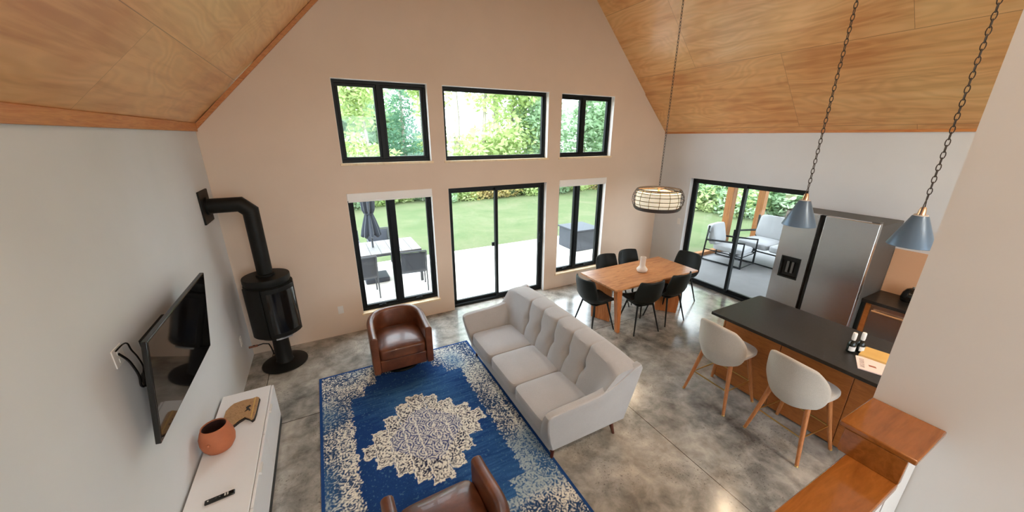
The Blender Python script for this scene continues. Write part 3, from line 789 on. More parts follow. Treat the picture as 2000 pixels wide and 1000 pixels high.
# ================================================================== ISLAND AND STOOLS
r = thing('kitchen_island', 'kitchen island with brown wooden panels and an overhanging black stone top', 'kitchen island', (4.3, 1.2, 0))
MB().box(4.02, 4.70, .38, 2.19, .09, .882).build('cabinet_body', 'islandwood', r, bevel=.002)
MB().box(4.04, 4.66, .40, 2.17, .0005, .089).build('toe_kick', 'chairblack', r)
for k in range(3):
    y0 = .385+k*.602; MB().box(4.004, 4.0195, y0, y0+.596, .02, .878).build('back_panel', 'islandwood', r, bevel=.002)
MB().box(4.004, 4.70, 2.1905, 2.208, .02, .878).build('end_panel', 'islandwood', r, bevel=.002)
for k in range(3):
    y0 = .385+k*.602; d = MB().box(4.7005, 4.718, y0, y0+.596, .10, .878).build('door', 'islandwood', r, bevel=.002)
    MB().tube([(4.735, y0+.5, .62), (4.735, y0+.5, .80)], .005, 8).build('handle', 'black_metal', d, loc=r['org'])
wt = MB().box(3.80, 4.76, .34, 2.257, .884, .92).build('countertop', 'stone', r, bevel=.003)

def stool():
    r = thing('bar_stool', 'oatmeal upholstered bar stool nearer the dining table with wooden legs and brass rails', 'stool', (0, 0, 0), 'oatmeal bar stools along the island')
    # faces +x; back at -x
    def fn(u, v):
        a, b = u*2-1, v*2-1
        X = a*sqrt(max(0, 1-b*b*.42)); Z = b*sqrt(max(0, 1-a*a*.42))
        z = .765+Z*.255; w = .262*(1+.06*sin((Z)*1.2)*-1)
        y = X*w
        x = -.275-.05*(Z*.5+.5)+.20*abs(X)**2.2*(1-.15*Z)
        if Z < -.3: x += .10*(-.3-Z)
        return (x, y, z)
    MB().grid(fn, 14, 14).build('backrest', 'stoolfab', r, solid=.045, subd=1)
    MB().pillow(-.215, .24, -.235, .235, .60, .685, 10, 4, .02).build('seat', 'stoolfab', r)
    MB().box(-.17, .17, -.17, .17, .575, .603).build('seat_frame', 'stoolwood', r, bevel=.004)
    for sx in (-1, 1):
        for sy in (-1, 1):
            lg = MB().tube([(sx*.25, sy*.25, .001), (sx*.21, sy*.212, .22), (sx*.15, sy*.155, .592)], [.0145, .018, .023], 12).build('leg', 'stoolwood', r)
            MB().tube([(sx*.2515, sy*.2515, .0005), (sx*.249, sy*.249, .012)], .0155, 12).build('foot_cap', 'brass', lg)
    q = .2; z = .26
    for a, b in (((-q, -q), (q, -q)), ((-q, q), (q, q)), ((-q, -q), (-q, q)), ((q, -q), (q, q))):
        MB().tube([(a[0], a[1], z), (b[0], b[1], z)], .007, 8).build('footrest_rail', 'brass', r)
    return r
st = stool()
place(st, (3.71, 1.955, 0), -.03)
dup(st, (3.72, 1.235, 0), -.10, 'oatmeal upholstered bar stool nearer the camera, pulled slightly out from the island')

# things on the island
b1 = thing('pump_bottle', 'dark bottle with white cap and label on the island, left of the pair', 'bottle', (4.19, 1.125, .9205), 'pair of dark bottles with white caps')
MB().lathe([(0, .9205), (.03, .9205), (.032, .925), (.032, 1.0), (.026, 1.02), (.013, 1.035), (.013, 1.05), (0, 1.05)], (4.19, 1.125), 24).build('bottle_body', 'bottle', b1)
MB().lathe([(0, 1.045), (.015, 1.045), (.017, 1.06), (.017, 1.115), (.014, 1.12), (0, 1.12)], (4.19, 1.125), 20).build('cap', 'plastic_white', b1)
MB().lathe([(.0326, .94), (.0326, .985)], (4.19, 1.125), 24, a0=pi*.95, a1=pi*1.75).build('paper_label', 'plastic_white', b1, label='white front label')
dup(b1, (4.265, 1.085, .9205), .3, 'dark bottle with white cap and label on the island, right of the pair')
k_ = MB(); k_.prism([(4.385, 1.075), (4.17, 1.055), (4.20, .86), (4.42, .88)], 'z', .9205, .9455)
k_ = k_.build('paper_notebook', 'kraft', loc=(4.3, .96, .9205), bevel=.002); tag(k_, 'tan kraft notebook lying on the black island behind the pale card', 'notebook')
cr = thing('printed_card', 'pale pink printed card lying on the black island in front of the tan notebook', 'card', (4.05, .96, .9205))
MB().prism([(4.145, 1.065), (3.925, .968), (3.985, .80), (4.20, .85), (4.172, 1.03)], 'z', .9205, .9285).build('card_sheet', 'pinkcard', cr)
MB().prism([(4.06, .945), (4.035, .93), (4.05, .885), (4.075, .90)], 'z', .9286, .9291).build('printed_emblem', 'brownink', cr)
mb = MB()
for k in range(7):
    px, py = 4.115-.024*k, 1.03-.0095*k
    mb.prism([(px, py), (px-.009, py-.004), (px+.002-.004*(k % 3), py-.035), (px+.010, py-.032)], 'z', .9286, .9291)
mb.build('printed_text', 'greyink', cr)

# ================================================================== FRIDGE
r = thing('refrigerator', 'stainless side-by-side refrigerator with water dispenser against the right wall', 'refrigerator', (6.0, 2.1, 0))
MB().box(5.725, 6.34, 1.615, 2.60, .012, 1.86).build('cabinet_body', 'steel_side', r, bevel=.006)
d1 = MB(); ring(d1, 2.205, 2.598, .08, 1.885, .07, 5.65, 5.722, 'x')
d1 = MB()
cellwall(d1, 2.205, 2.598, .08, 1.885, [(2.285, 2.515, .95, 1.25)], 'x', 5.65, 5.722)
d1 = d1.build('freezer_door', 'steel', r, smooth=False, label='left freezer door with dispenser')
mb = MB(); ring(mb, 2.28, 2.52, .945, 1.255, .012, 5.646, 5.655, 'x'); mb.build('dispenser_bezel', 'chairblack', d1, loc=r['org'])
mb = MB(); mb.box(5.69, 5.72, 2.285, 2.515, .95, 1.25); mb.box(5.66, 5.69, 2.30, 2.50, 1.19, 1.25); mb.box(5.655, 5.70, 2.30, 2.50, .952, .965)
mb.build('dispenser_recess', 'black_gloss', d1, loc=r['org'])
mb = MB(); mb.box(5.665, 5.68, 2.36, 2.385, 1.02, 1.18); mb.box(5.665, 5.68, 2.42, 2.445, 1.02, 1.18); mb.build('dispenser_paddle', 'steel_side', d1, loc=r['org'])
MB().box(5.65, 5.722, 1.617, 2.145, .08, 1.885).build('fridge_door', 'steel', r, bevel=.006)
MB().box(5.69, 5.724, 2.146, 2.204, .08, 1.885).build('handle_recess', 'black_gloss', r)
MB().box(5.70, 5.73, 1.63, 2.59, .005, .078).build('kick_grille', 'black_metal', r)
for ya in (1.63, 2.52): MB().box(5.66, 5.76, ya, ya+.07, 1.886, 1.90).build('hinge_cover', 'steel_side', r)

# ================================================================== KITCHEN RUN ON THE RIGHT WALL
r = thing('base_cabinet', 'black and orange-brown base cabinet unit at the dishwasher beside the fridge', 'cabinet', (6.1, 1.57, 0))
MB().box(5.82, 6.355, 1.575, 1.61, .0005, .878).build('end_panel', 'chairblack', r, label='black end panel')
MB().box(5.86, 6.355, 1.525, 1.5745, .0005, .878).build('filler_panel', 'islandwood', r, label='orange-brown wood filler')
r = thing('dishwasher', 'stainless dishwasher with bar handle under the black counter on the right wall', 'dishwasher', (6.1, 1.2, 0))
MB().box(5.895, 6.35, .925, 1.521, .02, .875).build('tub', 'steel_side', r)
dw = MB().box(5.865, 5.893, .925, 1.521, .11, .875).build('front_door', 'steel', r, bevel=.003)
mb = MB(); mb.tube([(5.835, .95, .79), (5.835, 1.50, .79)], .012, 10); mb.box(5.835, 5.866, .96, .98, .782, .798); mb.box(5.835, 5.866, 1.47, 1.49, .782, .798); mb.build('handle', 'copper', dw, loc=r['org'])  # warm metal tone on the handle stands in for a warm reflection
MB().box(5.91, 5.93, .925, 1.521, .0005, .108).build('toe_kick', 'black_metal', r)
r = thing('drawer_cabinet', 'brown wooden kitchen cabinet with drawers, nearest the camera of the wall run', 'cabinet', (6.1, .2, 0))
MB().box(5.885, 6.35, -.6, .921, .09, .878).build('cabinet_body', 'islandwood', r)
for y0 in (-.59, .17):
    for z0, z1 in ((.10, .48), (.49, .87)):
        d = MB().box(5.865, 5.884, y0, y0+.745, z0, z1).build('drawer', 'islandwood', r, bevel=.002)
        MB().tube([(5.845, y0+.25, z1-.05), (5.845, y0+.5, z1-.05)], .006, 8).build('handle', 'black_metal', d, loc=r['org'])
MB().box(5.93, 6.35, -.58, .90, .0005, .089).build('toe_kick', 'black_metal', r)
c = MB().box(5.81, 6.357, -.6, 1.612, .880, .92).build('countertop', 'stone', loc=(6.1, .5, .88), bevel=.003); tag(c, 'black stone worktop along the right wall beside the fridge', 'countertop')
MB().box(6.345, 6.3595, -.6, 1.612, .922, 1.5).build('trim_4', 'splash', kind='structure')
r = thing('kettle', 'black rounded kettle on the worktop beside the fridge', 'kettle', (6.2, 1.30, .9205))
MB().lathe([(0, .921), (.075, .921), (.085, .93), (.09, .97), (.08, 1.03), (.055, 1.075), (.03, 1.09), (0, 1.095)], (6.2, 1.30), 28).build('kettle_body', 'black_gloss', r)
MB().tube([(6.2, 1.215, .95), (6.2, 1.175, .98), (6.2, 1.175, 1.05), (6.2, 1.235, 1.07)], .011, 8).build('handle', 'black_gloss', r)
MB().lathe([(0, 1.094), (.012, 1.096), (.014, 1.112), (0, 1.118)], (6.2, 1.30), 14).build('lid_knob', 'chrome', r)

# ================================================================== STOVE
def stove():
    x, y = -.78, 5.0
    r = thing('gas_stove', 'black cylindrical pedestal stove standing in the left corner of the room', 'stove', (x, y, 0))
    MB().lathe([(0, .0005), (.25, .0005), (.262, .008), (.262, .02), (.24, .028), (.12, .045), (0, .05)], (x, y), 48).build('floor_plate', 'black_metal', r)
    MB().lathe([(.105, .045), (.095, .06), (.09, .40), (.10, .43)], (x, y), 36).build('pedestal', 'black_metal', r)
    MB().lathe([(0, .42), (.12, .42), (.20, .45), (.245, .50), (.252, .52), (.252, 1.15), (.235, 1.155), (.235, 1.175), (.248, 1.178), (.250, 1.185), (.250, 1.235), (.246, 1.243), (0, 1.245)], (x, y), 64).build('stove_body', 'black_metal', r)
    def shell(a0, a1, rr, z0, z1, t=.015):
        mb = MB(); mb.lathe([(rr, z0), (rr+t, z0), (rr+t, z1), (rr, z1), (rr, z0)], (x, y), 24, a0=a0, a1=a1)
        for a in (a0, a1): mb.add([(x+q*cos(a), y+q*sin(a), z) for q, z in ((rr, z0), (rr+t, z0), (rr+t, z1), (rr, z1))], [(0, 1, 2, 3)])
        return mb
    am = -1.0
    door = shell(am-.72, am+.72, .258, .50, 1.145, .028).build('stove_door', 'black_metal', r, bevel=.004)
    shell(am-.58, am+.58, .2865, .56, 1.09, .003).build('door_glass', 'black_gloss', door, loc=r['org'])
    shell(am-.55, am+.05, .288, .49, .508, .012).build('door_handle', 'chrome', door, loc=r['org'], label='bright chrome handle strip')
    shell(am-1.75, am-.80, .254, .50, 1.145, .012).build('side_panel', 'black_metal', r, bevel=.003)
    shell(am+.80, am+1.75, .254, .50, 1.145, .012).build('side_panel', 'black_metal', r, bevel=.003)
    p = thing('stove_pipe', 'black flue pipe rising from the stove and elbowing into the left wall', 'pipe', (x, y, 1.246))
    R = .082
    def mit(pts):
        """mitred round pipe"""
        vs = []; n = 28; P = [Vector(q) for q in pts]
        for i, q in enumerate(P):
            if i == 0: nrm = (P[1]-P[0]).normalized()
            elif i == len(P)-1: nrm = (P[-1]-P[-2]).normalized()
            else: nrm = ((P[i+1]-P[i]).normalized()+(P[i]-P[i-1]).normalized()).normalized()
            dprev = (P[i]-P[i-1]).normalized() if i else (P[1]-P[0]).normalized()
            for k in range(n):
                a = 2*pi*k/n; Bx = Vector((0, 1, 0)); Cx = dprev.cross(Bx)
                v = Bx*cos(a)*R+Cx*sin(a)*R
                tt = -v.dot(nrm)/dprev.dot(nrm); vs.append(q+v+dprev*tt)
        m = MB(); m.add(vs, [(i*n+k, i*n+(k+1) % n, (i+1)*n+(k+1) % n, (i+1)*n+k) for i in range(len(P)-1) for k in range(n)]); return m
    mit([(x, y, 1.247), (x, y, 2.035), (x-.085, y, 2.12), (XL+.02, y, 2.12)]).build('flue', 'black_metal', p)
    MB().lathe([(.084, 1.246), (.10, 1.246), (.10, 1.27), (.084, 1.275)], (x, y), 28).build('pipe_collar', 'black_metal', p)
    MB().box(XL, XL+.018, y-.175, y+.175, 1.945, 2.295).build('wall_plate', 'black_metal', p, bevel=.003)
    MB().lathe([(.083, 0), (.10, 0), (.10, .02), (.083, .02)], (0, 0), 28, mtx=Matrix.Translation((XL+.019, y, 2.12)) @ Matrix.Rotation(pi/2, 4, 'Y')).build('wall_collar', 'black_metal', p)
    c = thing('gas_connector', 'small dark gas valve and bent hose at the wall behind the stove', 'valve', (XL+.08, 5.25, .2))
    MB().tube([(XL+.001, 5.25, .2), (XL+.10, 5.25, .205)], .014, 10).build('valve_body', 'brownink', c)
    MB().tube([(XL+.10, 5.25, .205), (XL+.16, 5.25, .215), (XL+.22, 5.26, .19), (XL+.235, 5.27, .12), (XL+.25, 5.27, .012)], .008, 8).build('hose', 'black_metal', c)
    MB().tube([(XL+.05, 5.25, .215), (XL+.07, 5.21, .235)], .007, 8).build('valve_lever', 'black_metal', c)
stove()

# ================================================================== TELEVISION AND CONSOLE
def tv():
    r = thing('television', 'large black flat television tilted down on the left wall above the console', 'television', (-1.06, 3.055, 1.44))
    top = Vector((-.985, 0, 1.775)); bot = Vector((-1.08, 0, 1.107)); up = (top-bot).normalized(); nrm = Vector((up.z, 0, -up.x)); H_ = (top-bot).length
    def fm(y0, y1, h0, h1, d0, d1):
        return [bot+up*h+nrm*d+Vector((0, y, 0)) for h, d, y in ((h0, d0, y0), (h0, d1, y0), (h0, d0, y1), (h0, d1, y1), (h1, d0, y0), (h1, d1, y0), (h1, d0, y1), (h1, d1, y1))]
    F = [(0, 2, 3, 1), (4, 5, 7, 6), (0, 1, 5, 4), (2, 6, 7, 3), (0, 4, 6, 2), (1, 3, 7, 5)]
    mb = MB(); mb.add(fm(2.455, 3.655, 0, H_, -.028, 0), F); mb.build('casing', 'black_gloss', r, bevel=.004)
    mb = MB(); mb.add(fm(2.468, 3.642, .018, H_-.01, .0003, .0015), F); mb.build('screen', 'screen', r, smooth=False)
    mb = MB(); mb.add(fm(2.70, 3.40, .06, .34, -.045, -.0285), F); mb.build('rear_housing', 'black_metal', r, bevel=.01)
    mb = MB(); mb.box(XL+.0005, XL+.02, 2.85, 3.25, 1.33, 1.62); mb.box(XL+.02, -1.09, 2.95, 2.99, 1.36, 1.58); mb.box(XL+.02, -1.09, 3.11, 3.15, 1.36, 1.58); mb.build('wall_mount', 'black_metal', r)
    c = thing('television_cables', 'black cables looping from the wall plate down behind the television', 'cable', (XL+.03, 2.65, 1.55))
    def sp(P, rad, name):
        q = []
        P = [Vector(p) for p in P]
        for i in range(len(P)-1):
            a, b, cc, d = P[max(i-1, 0)], P[i], P[i+1], P[min(i+2, len(P)-1)]
            for k in range(6):
                t = k/6; q.append(.5*((2*b)+(cc-a)*t+(2*a-5*b+4*cc-d)*t*t+(3*b-a-3*cc+d)*t**3))
        q.append(P[-1]); MB().tube(q, rad, 8).build(name, 'black_gloss', c)
    x = -1.15
    sp([(XL+.008, 2.575, 1.70), (x, 2.61, 1.72), (x, 2.66, 1.70), (x, 2.675, 1.65), (x, 2.71, 1.58), (x, 2.73, 1.50), (x, 2.71, 1.46), (x, 2.75, 1.40)], .0045, 'thin_cable')
    sp([(XL+.008, 2.59, 1.68), (x, 2.60, 1.63), (x, 2.63, 1.57), (x, 2.655, 1.48), (x, 2.64, 1.42), (x, 2.68, 1.39), (x, 2.70, 1.43), (x, 2.74, 1.41)], .0065, 'thick_cable')
    MB().pillow(-1.172, -1.135, 2.70, 2.78, 1.36, 1.46, 4, 5, 0).build('adapter_box', 'black_gloss', c)
tv()
def console():
    r = thing('media_console', 'long white gloss media console under the television along the left wall', 'console', (-.96, 2.6, 0))
    y0, y1 = .95, 3.83
    MB().box(-1.155, -.76, y0, y1, .075, .432).build('cabinet_body', 'white_gloss', r, bevel=.002)
    MB().box(-1.16, -.765, y0-.005, y1+.005, .4325, .45).build('top_panel', 'white_gloss', r, bevel=.002)
    for k in range(4):
        a = y0+k*.72+.003; d = MB().box(-.7595, -.742, a, a+.714, .08, .448).build('drawer', 'white_gloss', r, bevel=.0015)
        MB().box(-.7418, -.728, a+.30, a+.40, .425, .449).build('pull_tab', 'plastic_white', d, loc=r['org'], label='small white pull tab')
    for y in (y0+.06, 1.9, 2.85, y1-.10):
        MB().box(-1.12, -.80, y, y+.04, .0005, .0745).build('leg', 'black_metal', r)
    MB().box(-.80, -.743, y0+.005, y1-.005, .005, .0745).build('plinth', 'black_metal', r)
console()
# pot, wooden slab art, remote
r = thing('terracotta_pot', 'orange terracotta pot with dark mouth standing on the white console', 'pot', (-1.035, 3.12, .4505))
cx_, cy_ = -1.045, 3.10
mb = MB(); mb.lathe([(0, .451), (.062, .451), (.085, .465), (.108, .505), (.116, .55), (.112, .60), (.097, .645), (.086, .668), (.085, .676), (.080, .677), (.078, .668)], (cx_, cy_), 44); mb.build('pot_body', 'terracotta', r)
MB().lathe([(.0785, .674), (.080, .64), (.095, .60), (.10, .55), (.08, .50), (0, .48)], (cx_, cy_), 36).build('pot_interior', 'terrain', r)
MB().pillow(cx_-.04, cx_-.02, cy_-.122, cy_-.108, .575, .60, 4, 3, 0).build('handle_nub', 'terracotta', r)
r = thing('carved_wood_board', 'bark-patterned wooden board with black edge and dark carved figure on the white console', 'decoration', (-.96, 3.5, .4505))
pol = [(-1.083, 3.33), (-1.083, 3.546), (-1.06, 3.60), (-1.033, 3.635), (-.963, 3.649), (-.889, 3.641), (-.858, 3.65), (-.836, 3.625), (-.84, 3.40), (-.846, 3.335), (-.862, 3.315), (-.885, 3.35), (-.922, 3.388), (-.96, 3.36), (-1.02, 3.288)]
mb = MB(); mb.prism([(a+.006, b-.008) for a, b in pol], 'z', .4508, .470); mb.build('black_edge', 'slabedge', r, bevel=.003)
mb = MB(); mb.prism(pol, 'z', .4702, .480); mb.build('wood_face', 'slabart', r, bevel=.003)
mb = MB(); mb.prism([(-.928, 3.519), (-.901, 3.543), (-.887, 3.525), (-.905, 3.505), (-.884, 3.462), (-.89, 3.448), (-.905, 3.475), (-.93, 3.455), (-.918, 3.49)], 'z', .4802, .4815); mb.build('carved_figure', 'slabedge', r)
mb = MB(); mb.prism([(-.872, 3.64), (-.862, 3.64), (-.862, 3.34), (-.872, 3.35)], 'z', .4802, .4815); mb.build('pale_strip', 'kraft', r)
r = thing('remote_control', 'black television remote lying on the white console', 'remote', (-.955, 2.575, .4505))
mr = Matrix.Translation((-.955, 2.575, .4505)) @ Matrix.Rotation(.10, 4, 'Z')
MB().box(-.085, .085, -.019, .019, 0.0003, .016, mr).build('remote_body', 'black_gloss', r, bevel=.006, seg=3)
for k, (a, b) in enumerate(((-.065, 0), (.03, .006), (.03, -.006), (.045, .006), (.045, -.006), (-.02, 0), (0, 0))):
    MB().lathe([(0, .0185), (.0045, .018), (.005, .0161)], (0, 0), 12, mtx=mr @ Matrix.Translation((a, b, 0))).build('button', 'plastic_white' if k < 5 else 'steel_side', r)

# ================================================================== FILL LIGHTS BEHIND THE CAMERA (unseen, added in the slope to brighten the room)
def fill_light(x, y, lab, pw):
    z = zc(x); s = 1 if x > AX else -1
    r = thing('recessed_light', lab, 'lamp', (x, y, z-.004), 'recessed lights in the plywood ceiling behind the camera')
    m = Matrix.Translation((x, y, z-.004)) @ Matrix.Rotation(s*pi/4, 4, 'Y')
    MB().lathe([(.085, .0), (.105, -.001), (.105, .012), (.085, .012)], (0, 0), 28, mtx=m).build('trim_ring', 'white_paint', r)
    MB().lathe([(0, .004), (.085, .004)], (0, 0), 28, mtx=m).build('lens', 'dl', r)
    l = bpy.data.lights.new('recessed_light_beam', 'AREA'); l.shape = 'DISK'; l.size = .16; l.energy = pw; l.color = (1, .79, .59)
    o = bpy.data.objects.new('recessed_light_beam', l); COL.objects.link(o); o.location = (x-s*.02, y, z-.03)
for i, (x, y) in enumerate(((.9, -.8), (.9, -2.4), (4.3, -.8), (4.3, -2.4))):
    fill_light(x, y, ('round recessed ceiling light in the left slope, ' if x < 2 else 'round recessed ceiling light in the right slope, ')+('nearer the camera' if y > -1 else 'near the back wall'), 100)

# ================================================================== OUTSIDE
MB().box(-3.2, 6.9, YG+WT, 8.87, -.2, -.08).build('patio_slab', 'slab', kind='structure', smooth=False)
MB().box(XR+WT, 10.6, .5, YG+.2, -.2, -.03).build('porch_floor', 'porch', kind='structure', smooth=False)
def ground():
    def fn(u, v):
        x, y = -40+110*u, -20+90*v; return (x, y, -.27+.12*sin(x*.21)*sin(y*.17))
    MB().grid(fn, 60, 50).build('ground', 'grass', kind='structure')
ground()
# porch timber
for i, (x, y, w) in enumerate(((7.25, 5.5, .14), (9.15, 5.5, .17), (10.42, 5.42, .17), (10.42, 3.2, .17), (10.42, 1.0, .17))):
    o = MB().box(x-w/2, x+w/2, y-w/2, y+w/2, -.03 if y < 5.6 else -.2, 2.5).build('porch_post', 'cedar', loc=(x, y, 0), bevel=.006)
    tag(o, ['cedar porch post closest to the house, seen at the left of the right-hand door', 'cedar porch post behind the nearer white patio chair', 'cedar corner post of the porch seen above the white loveseat', 'cedar porch post on the outer side behind the fridge line', 'cedar porch post at the near outer corner of the porch'][i], 'post', 'cedar porch posts')
o = MB().box(7.34, 9.05, 5.44, 5.56, -.03, .06).build('porch_kerb', 'cedar', loc=(8.2, 5.5, 0), bevel=.004); tag(o, 'low cedar kerb board between the porch posts', 'board')
o = MB().box(7.34, 9.05, 5.46, 5.54, .62, .70).build('porch_rail', 'cedar', loc=(8.2, 5.5, .62), bevel=.004); bpy.data.objects.remove(o)
MB().box(XR+WT+.01, 10.7, .4, 5.65, 2.5, 2.62).build('porch_roof', 'cedar', kind='structure', smooth=False)

# patio dining set
def patio_set():
    x0, x1, y0, y1, zt = -.15, 1.63, 7.2, 8.2, .64; zf = -.079
    r = thing('patio_table', 'grey slatted outdoor dining table on the pale patio outside the left window', 'table', ((x0+x1)/2, 7.7, zf))
    mb = MB(); n = 9
    for i in range(n):
        a = x0+(x1-x0)*i/n; mb.box(a+.003, a+(x1-x0)/n-.003, y0, y1, zt-.02, zt)
    mb.build('slatted_top', 'grey_slat', r, bevel=.002)
    mb = MB(); mb.box(x0, x1, y0-.0, y0+.03, zt-.06, zt-.021); mb.box(x0, x1, y1-.03, y1, zt-.06, zt-.021); mb.build('apron', 'grey_out', r)
    for x in (x0+.03, x1-.03):
        for y in (y0+.03, y1-.03): MB().box(x-.025, x+.025, y-.025, y+.025, zf, zt-.021).build('leg', 'grey_out', r)
    ux, uy = .74, 7.72
    u = thing('patio_umbrella', 'closed slate-grey umbrella standing through the patio table', 'umbrella', (ux, uy, zf))
    MB().box(ux-.24, ux+.24, uy-.24, uy+.24, zf, zf+.10).build('base_weight', 'slate_box', u, bevel=.02)
    MB().tube([(ux, uy, zf+.1), (ux, uy, 2.34)], .02, 10).build('pole', 'grey_out', u)
    mb = MB(); prof = [(.02, 2.31), (.05, 2.22), (.09, 2.0), (.12, 1.7), (.105, 1.45), (.07, 1.36), (.10, 1.26), (.15, 1.05), (.17, .93), (.13, .90)]
    def fn(uu, vv):
        t = vv*(len(prof)-1); i = min(int(t), len(prof)-2); f = t-i; R_ = prof[i][0]*(1-f)+prof[i+1][0]*f; z = prof[i][1]*(1-f)+prof[i+1][1]*f
        a = 2*pi*uu; k = 1+.22*cos(8*a); return (ux+R_*k*cos(a), uy+R_*k*sin(a), z-.03*cos(8*a)*vv)
    mb.grid(fn, 64, 40, wrap=True); mb.build('folded_canopy', 'umbfab', u)
    mb = MB(); mb.tube([(ux+.078*cos(a*pi/12), uy+.078*sin(a*pi/12), 1.36) for a in range(24)], .012, 6, close=True); mb.build('tie_strap', 'umbfab', u)
    # sling chair, faces +y
    c = thing('patio_chair', 'grey sling patio chair with its back to the left window, under the umbrella side', 'chair', (0, 0, 0), 'grey sling chairs around the patio table')
    MB().grid(lambda a, b: ((a-.5)*.46, -.22-.09*b, .42+.42*b), 4, 6).build('back_sling', 'grey_sling', c, solid=.008)
    MB().grid(lambda a, b: ((a-.5)*.46, -.20+.42*b, .40+.03*b-.02*sin(pi*b)), 4, 6).build('seat_sling', 'grey_sling', c, solid=.008)
    for s in (-1, 1):
        MB().tube([(s*.245, -.31, .86), (s*.245, -.21, .41), (s*.245, -.24, .001)], .013, 8).build('rear_leg', 'grey_out', c)
        MB().tube([(s*.245, -.20, .41), (s*.245, .23, .43)], .012, 8).build('seat_rail', 'grey_out', c)
        MB().tube([(s*.245, .21, .001), (s*.245, .22, .63)], .013, 8).build('front_leg', 'grey_out', c)
        MB().tube([(s*.245, -.26, .63), (s*.245, .25, .635)], .016, 8).build('armrest', 'grey_out', c)
    MB().tube([(-.245, -.31, .86), (.245, -.31, .86)], .013, 8).build('top_rail', 'grey_out', c)
    place(c, (.42, 6.93, zf), 0)
    dup(c, (1.36, 6.90, zf), -.12, 'grey sling patio chair near the window, at the right corner of the patio table')
    dup(c, (.30, 8.48, zf), pi, 'grey sling patio chair on the far side of the table, left of the umbrella')
    dup(c, (.98, 8.50, zf), pi, 'grey sling patio chair on the far side of the table, right of the umbrella')
patio_set()
r = thing('deck_box', 'slate-grey patio box with a sloping faceted lid outside the right-hand lower window', 'box', (6.1, 7.7, -.079))
MB().box(5.72, 6.50, 7.30, 8.10, -.079, .46).build('box_body', 'slate_box', r, bevel=.02)
mb = MB(); mb.add([(5.69, 7.27, .461), (6.53, 7.27, .461), (6.53, 8.13, .461), (5.69, 8.13, .461), (5.69, 7.27, .50), (6.53, 7.27, .50), (6.53, 8.13, .50), (5.69, 8.13, .50), (6.11, 7.70, .58)], [(3, 2, 1, 0), (0, 1, 5, 4), (1, 2, 6, 5), (2, 3, 7, 6), (3, 0, 4, 7), (4, 5, 8), (5, 6, 8), (6, 7, 8), (7, 4, 8)]); mb.build('lid', 'slate_box', r, bevel=.008)

# porch lounge seats, face -y at rotation 0
def lounge(name, w, lab, cat, n):
    r = thing(name, lab, cat, (0, 0, 0), None); D = .42
    for k in range(n):
        a = -w/2+.05+k*(w-.1)/n; b = a+(w-.1)/n-.006
        MB().pillow(a, b, -D+.02, .30, .30, .43, 8, 7, .02).build('seat_cushion', 'outfab', r)
        m = Matrix.Translation((0, .30, .40)) @ Matrix.Rotation(-.25, 4, 'X')
        MB().pillow(a, b, -.09, .09, 0, .50, 8, 7, 0, m, False).build('back_cushion', 'outfab', r)
    for s in (-1, 1):
        x = s*(w/2)
        MB().tube([(x, -D, .001), (x, -D, .60), (x, .40, .52)], .024, 6).build('armrest', 'black_frame', r)
        MB().tube([(x, -D, .024), (x, .46, .024), (x, .40, .86)], .024, 6).build('side_frame', 'black_frame', r)
        MB().tube([(x, -D, .28), (x, .42, .28)], .014, 6).build('seat_rail', 'black_frame', r)
    MB().tube([(-w/2, -D, .28), (w/2, -D, .28)], .014, 6).build('front_rail', 'black_frame', r)
    MB().tube([(-w/2, -D, .016), (w/2, -D, .016)], .014, 6).build('floor_rail', 'black_frame', r)
    MB().tube([(-w/2, .41, .70), (w/2, .41, .70)], .014, 6).build('back_rail', 'black_frame', r)
    return r
l1 = lounge('lounge_chair', .66, 'white cushioned black metal lounge chair on the porch, nearer the glass door', 'armchair', 1)
place(l1, (8.42, 4.86, -.029), .12)
l2 = lounge('lounge_loveseat', 1.35, 'white cushioned black framed loveseat on the porch behind the lounge chair', 'sofa', 2)
place(l2, (9.3, 4.28, -.029), -pi/2, 1.15)

# ---------------------------------------------------------------- fence and vegetation
fr = thing('board_fence', 'weathered board fence at the edge of the lawn, seen in the lower left window', 'fence', (1.5, 18.8, -.3))
mb = MB()
for i in range(34): mb.box(-3.4+i*.145, -3.4+i*.145+.135, 18.8, 18.83, -.3, 1.25)
mb.build('fence_boards', 'fence', fr)
for x in (-3.2, -1.0, 1.2): MB().box(x, x+.09, 18.84, 18.93, -.3, 1.2).build('fence_post', 'fence', fr)

def leafmass(n, shapes, size, seed, flat=0):
    rr = random.Random(seed); mb = MB(); vs = []; fs = []
    tot = sum(s[3]*s[4]*s[5] for s in shapes)
    for (cx, cy, cz, a, b, c) in shapes:
        for _ in range(int(n*(a*b*c)/tot)):
            while True:
                p = Vector((rr.uniform(-1, 1), rr.uniform(-1, 1), rr.uniform(-1, 1)))
                if .25 < p.length < 1: break
            if p.length < .55 and rr.random() < .5: p = p.normalized()*rr.uniform(.6, 1)
            q = Vector((cx+p.x*a, cy+p.y*b, cz+p.z*c)); s = size*rr.uniform(.6, 1.4)
            d1 = Vector((rr.gauss(0, 1), rr.gauss(0, 1), rr.gauss(0, .6))).normalized(); d2 = d1.cross(Vector((rr.gauss(0, 1), rr.gauss(0, 1), rr.gauss(0, 1)))).normalized()
            o = len(vs); vs += [q-d1*s, q+d2*s*.45, q+d1*s, q-d2*s*.45]; fs.append((o, o+1, o+2, o+3))
    mb.add(vs, fs); return mb
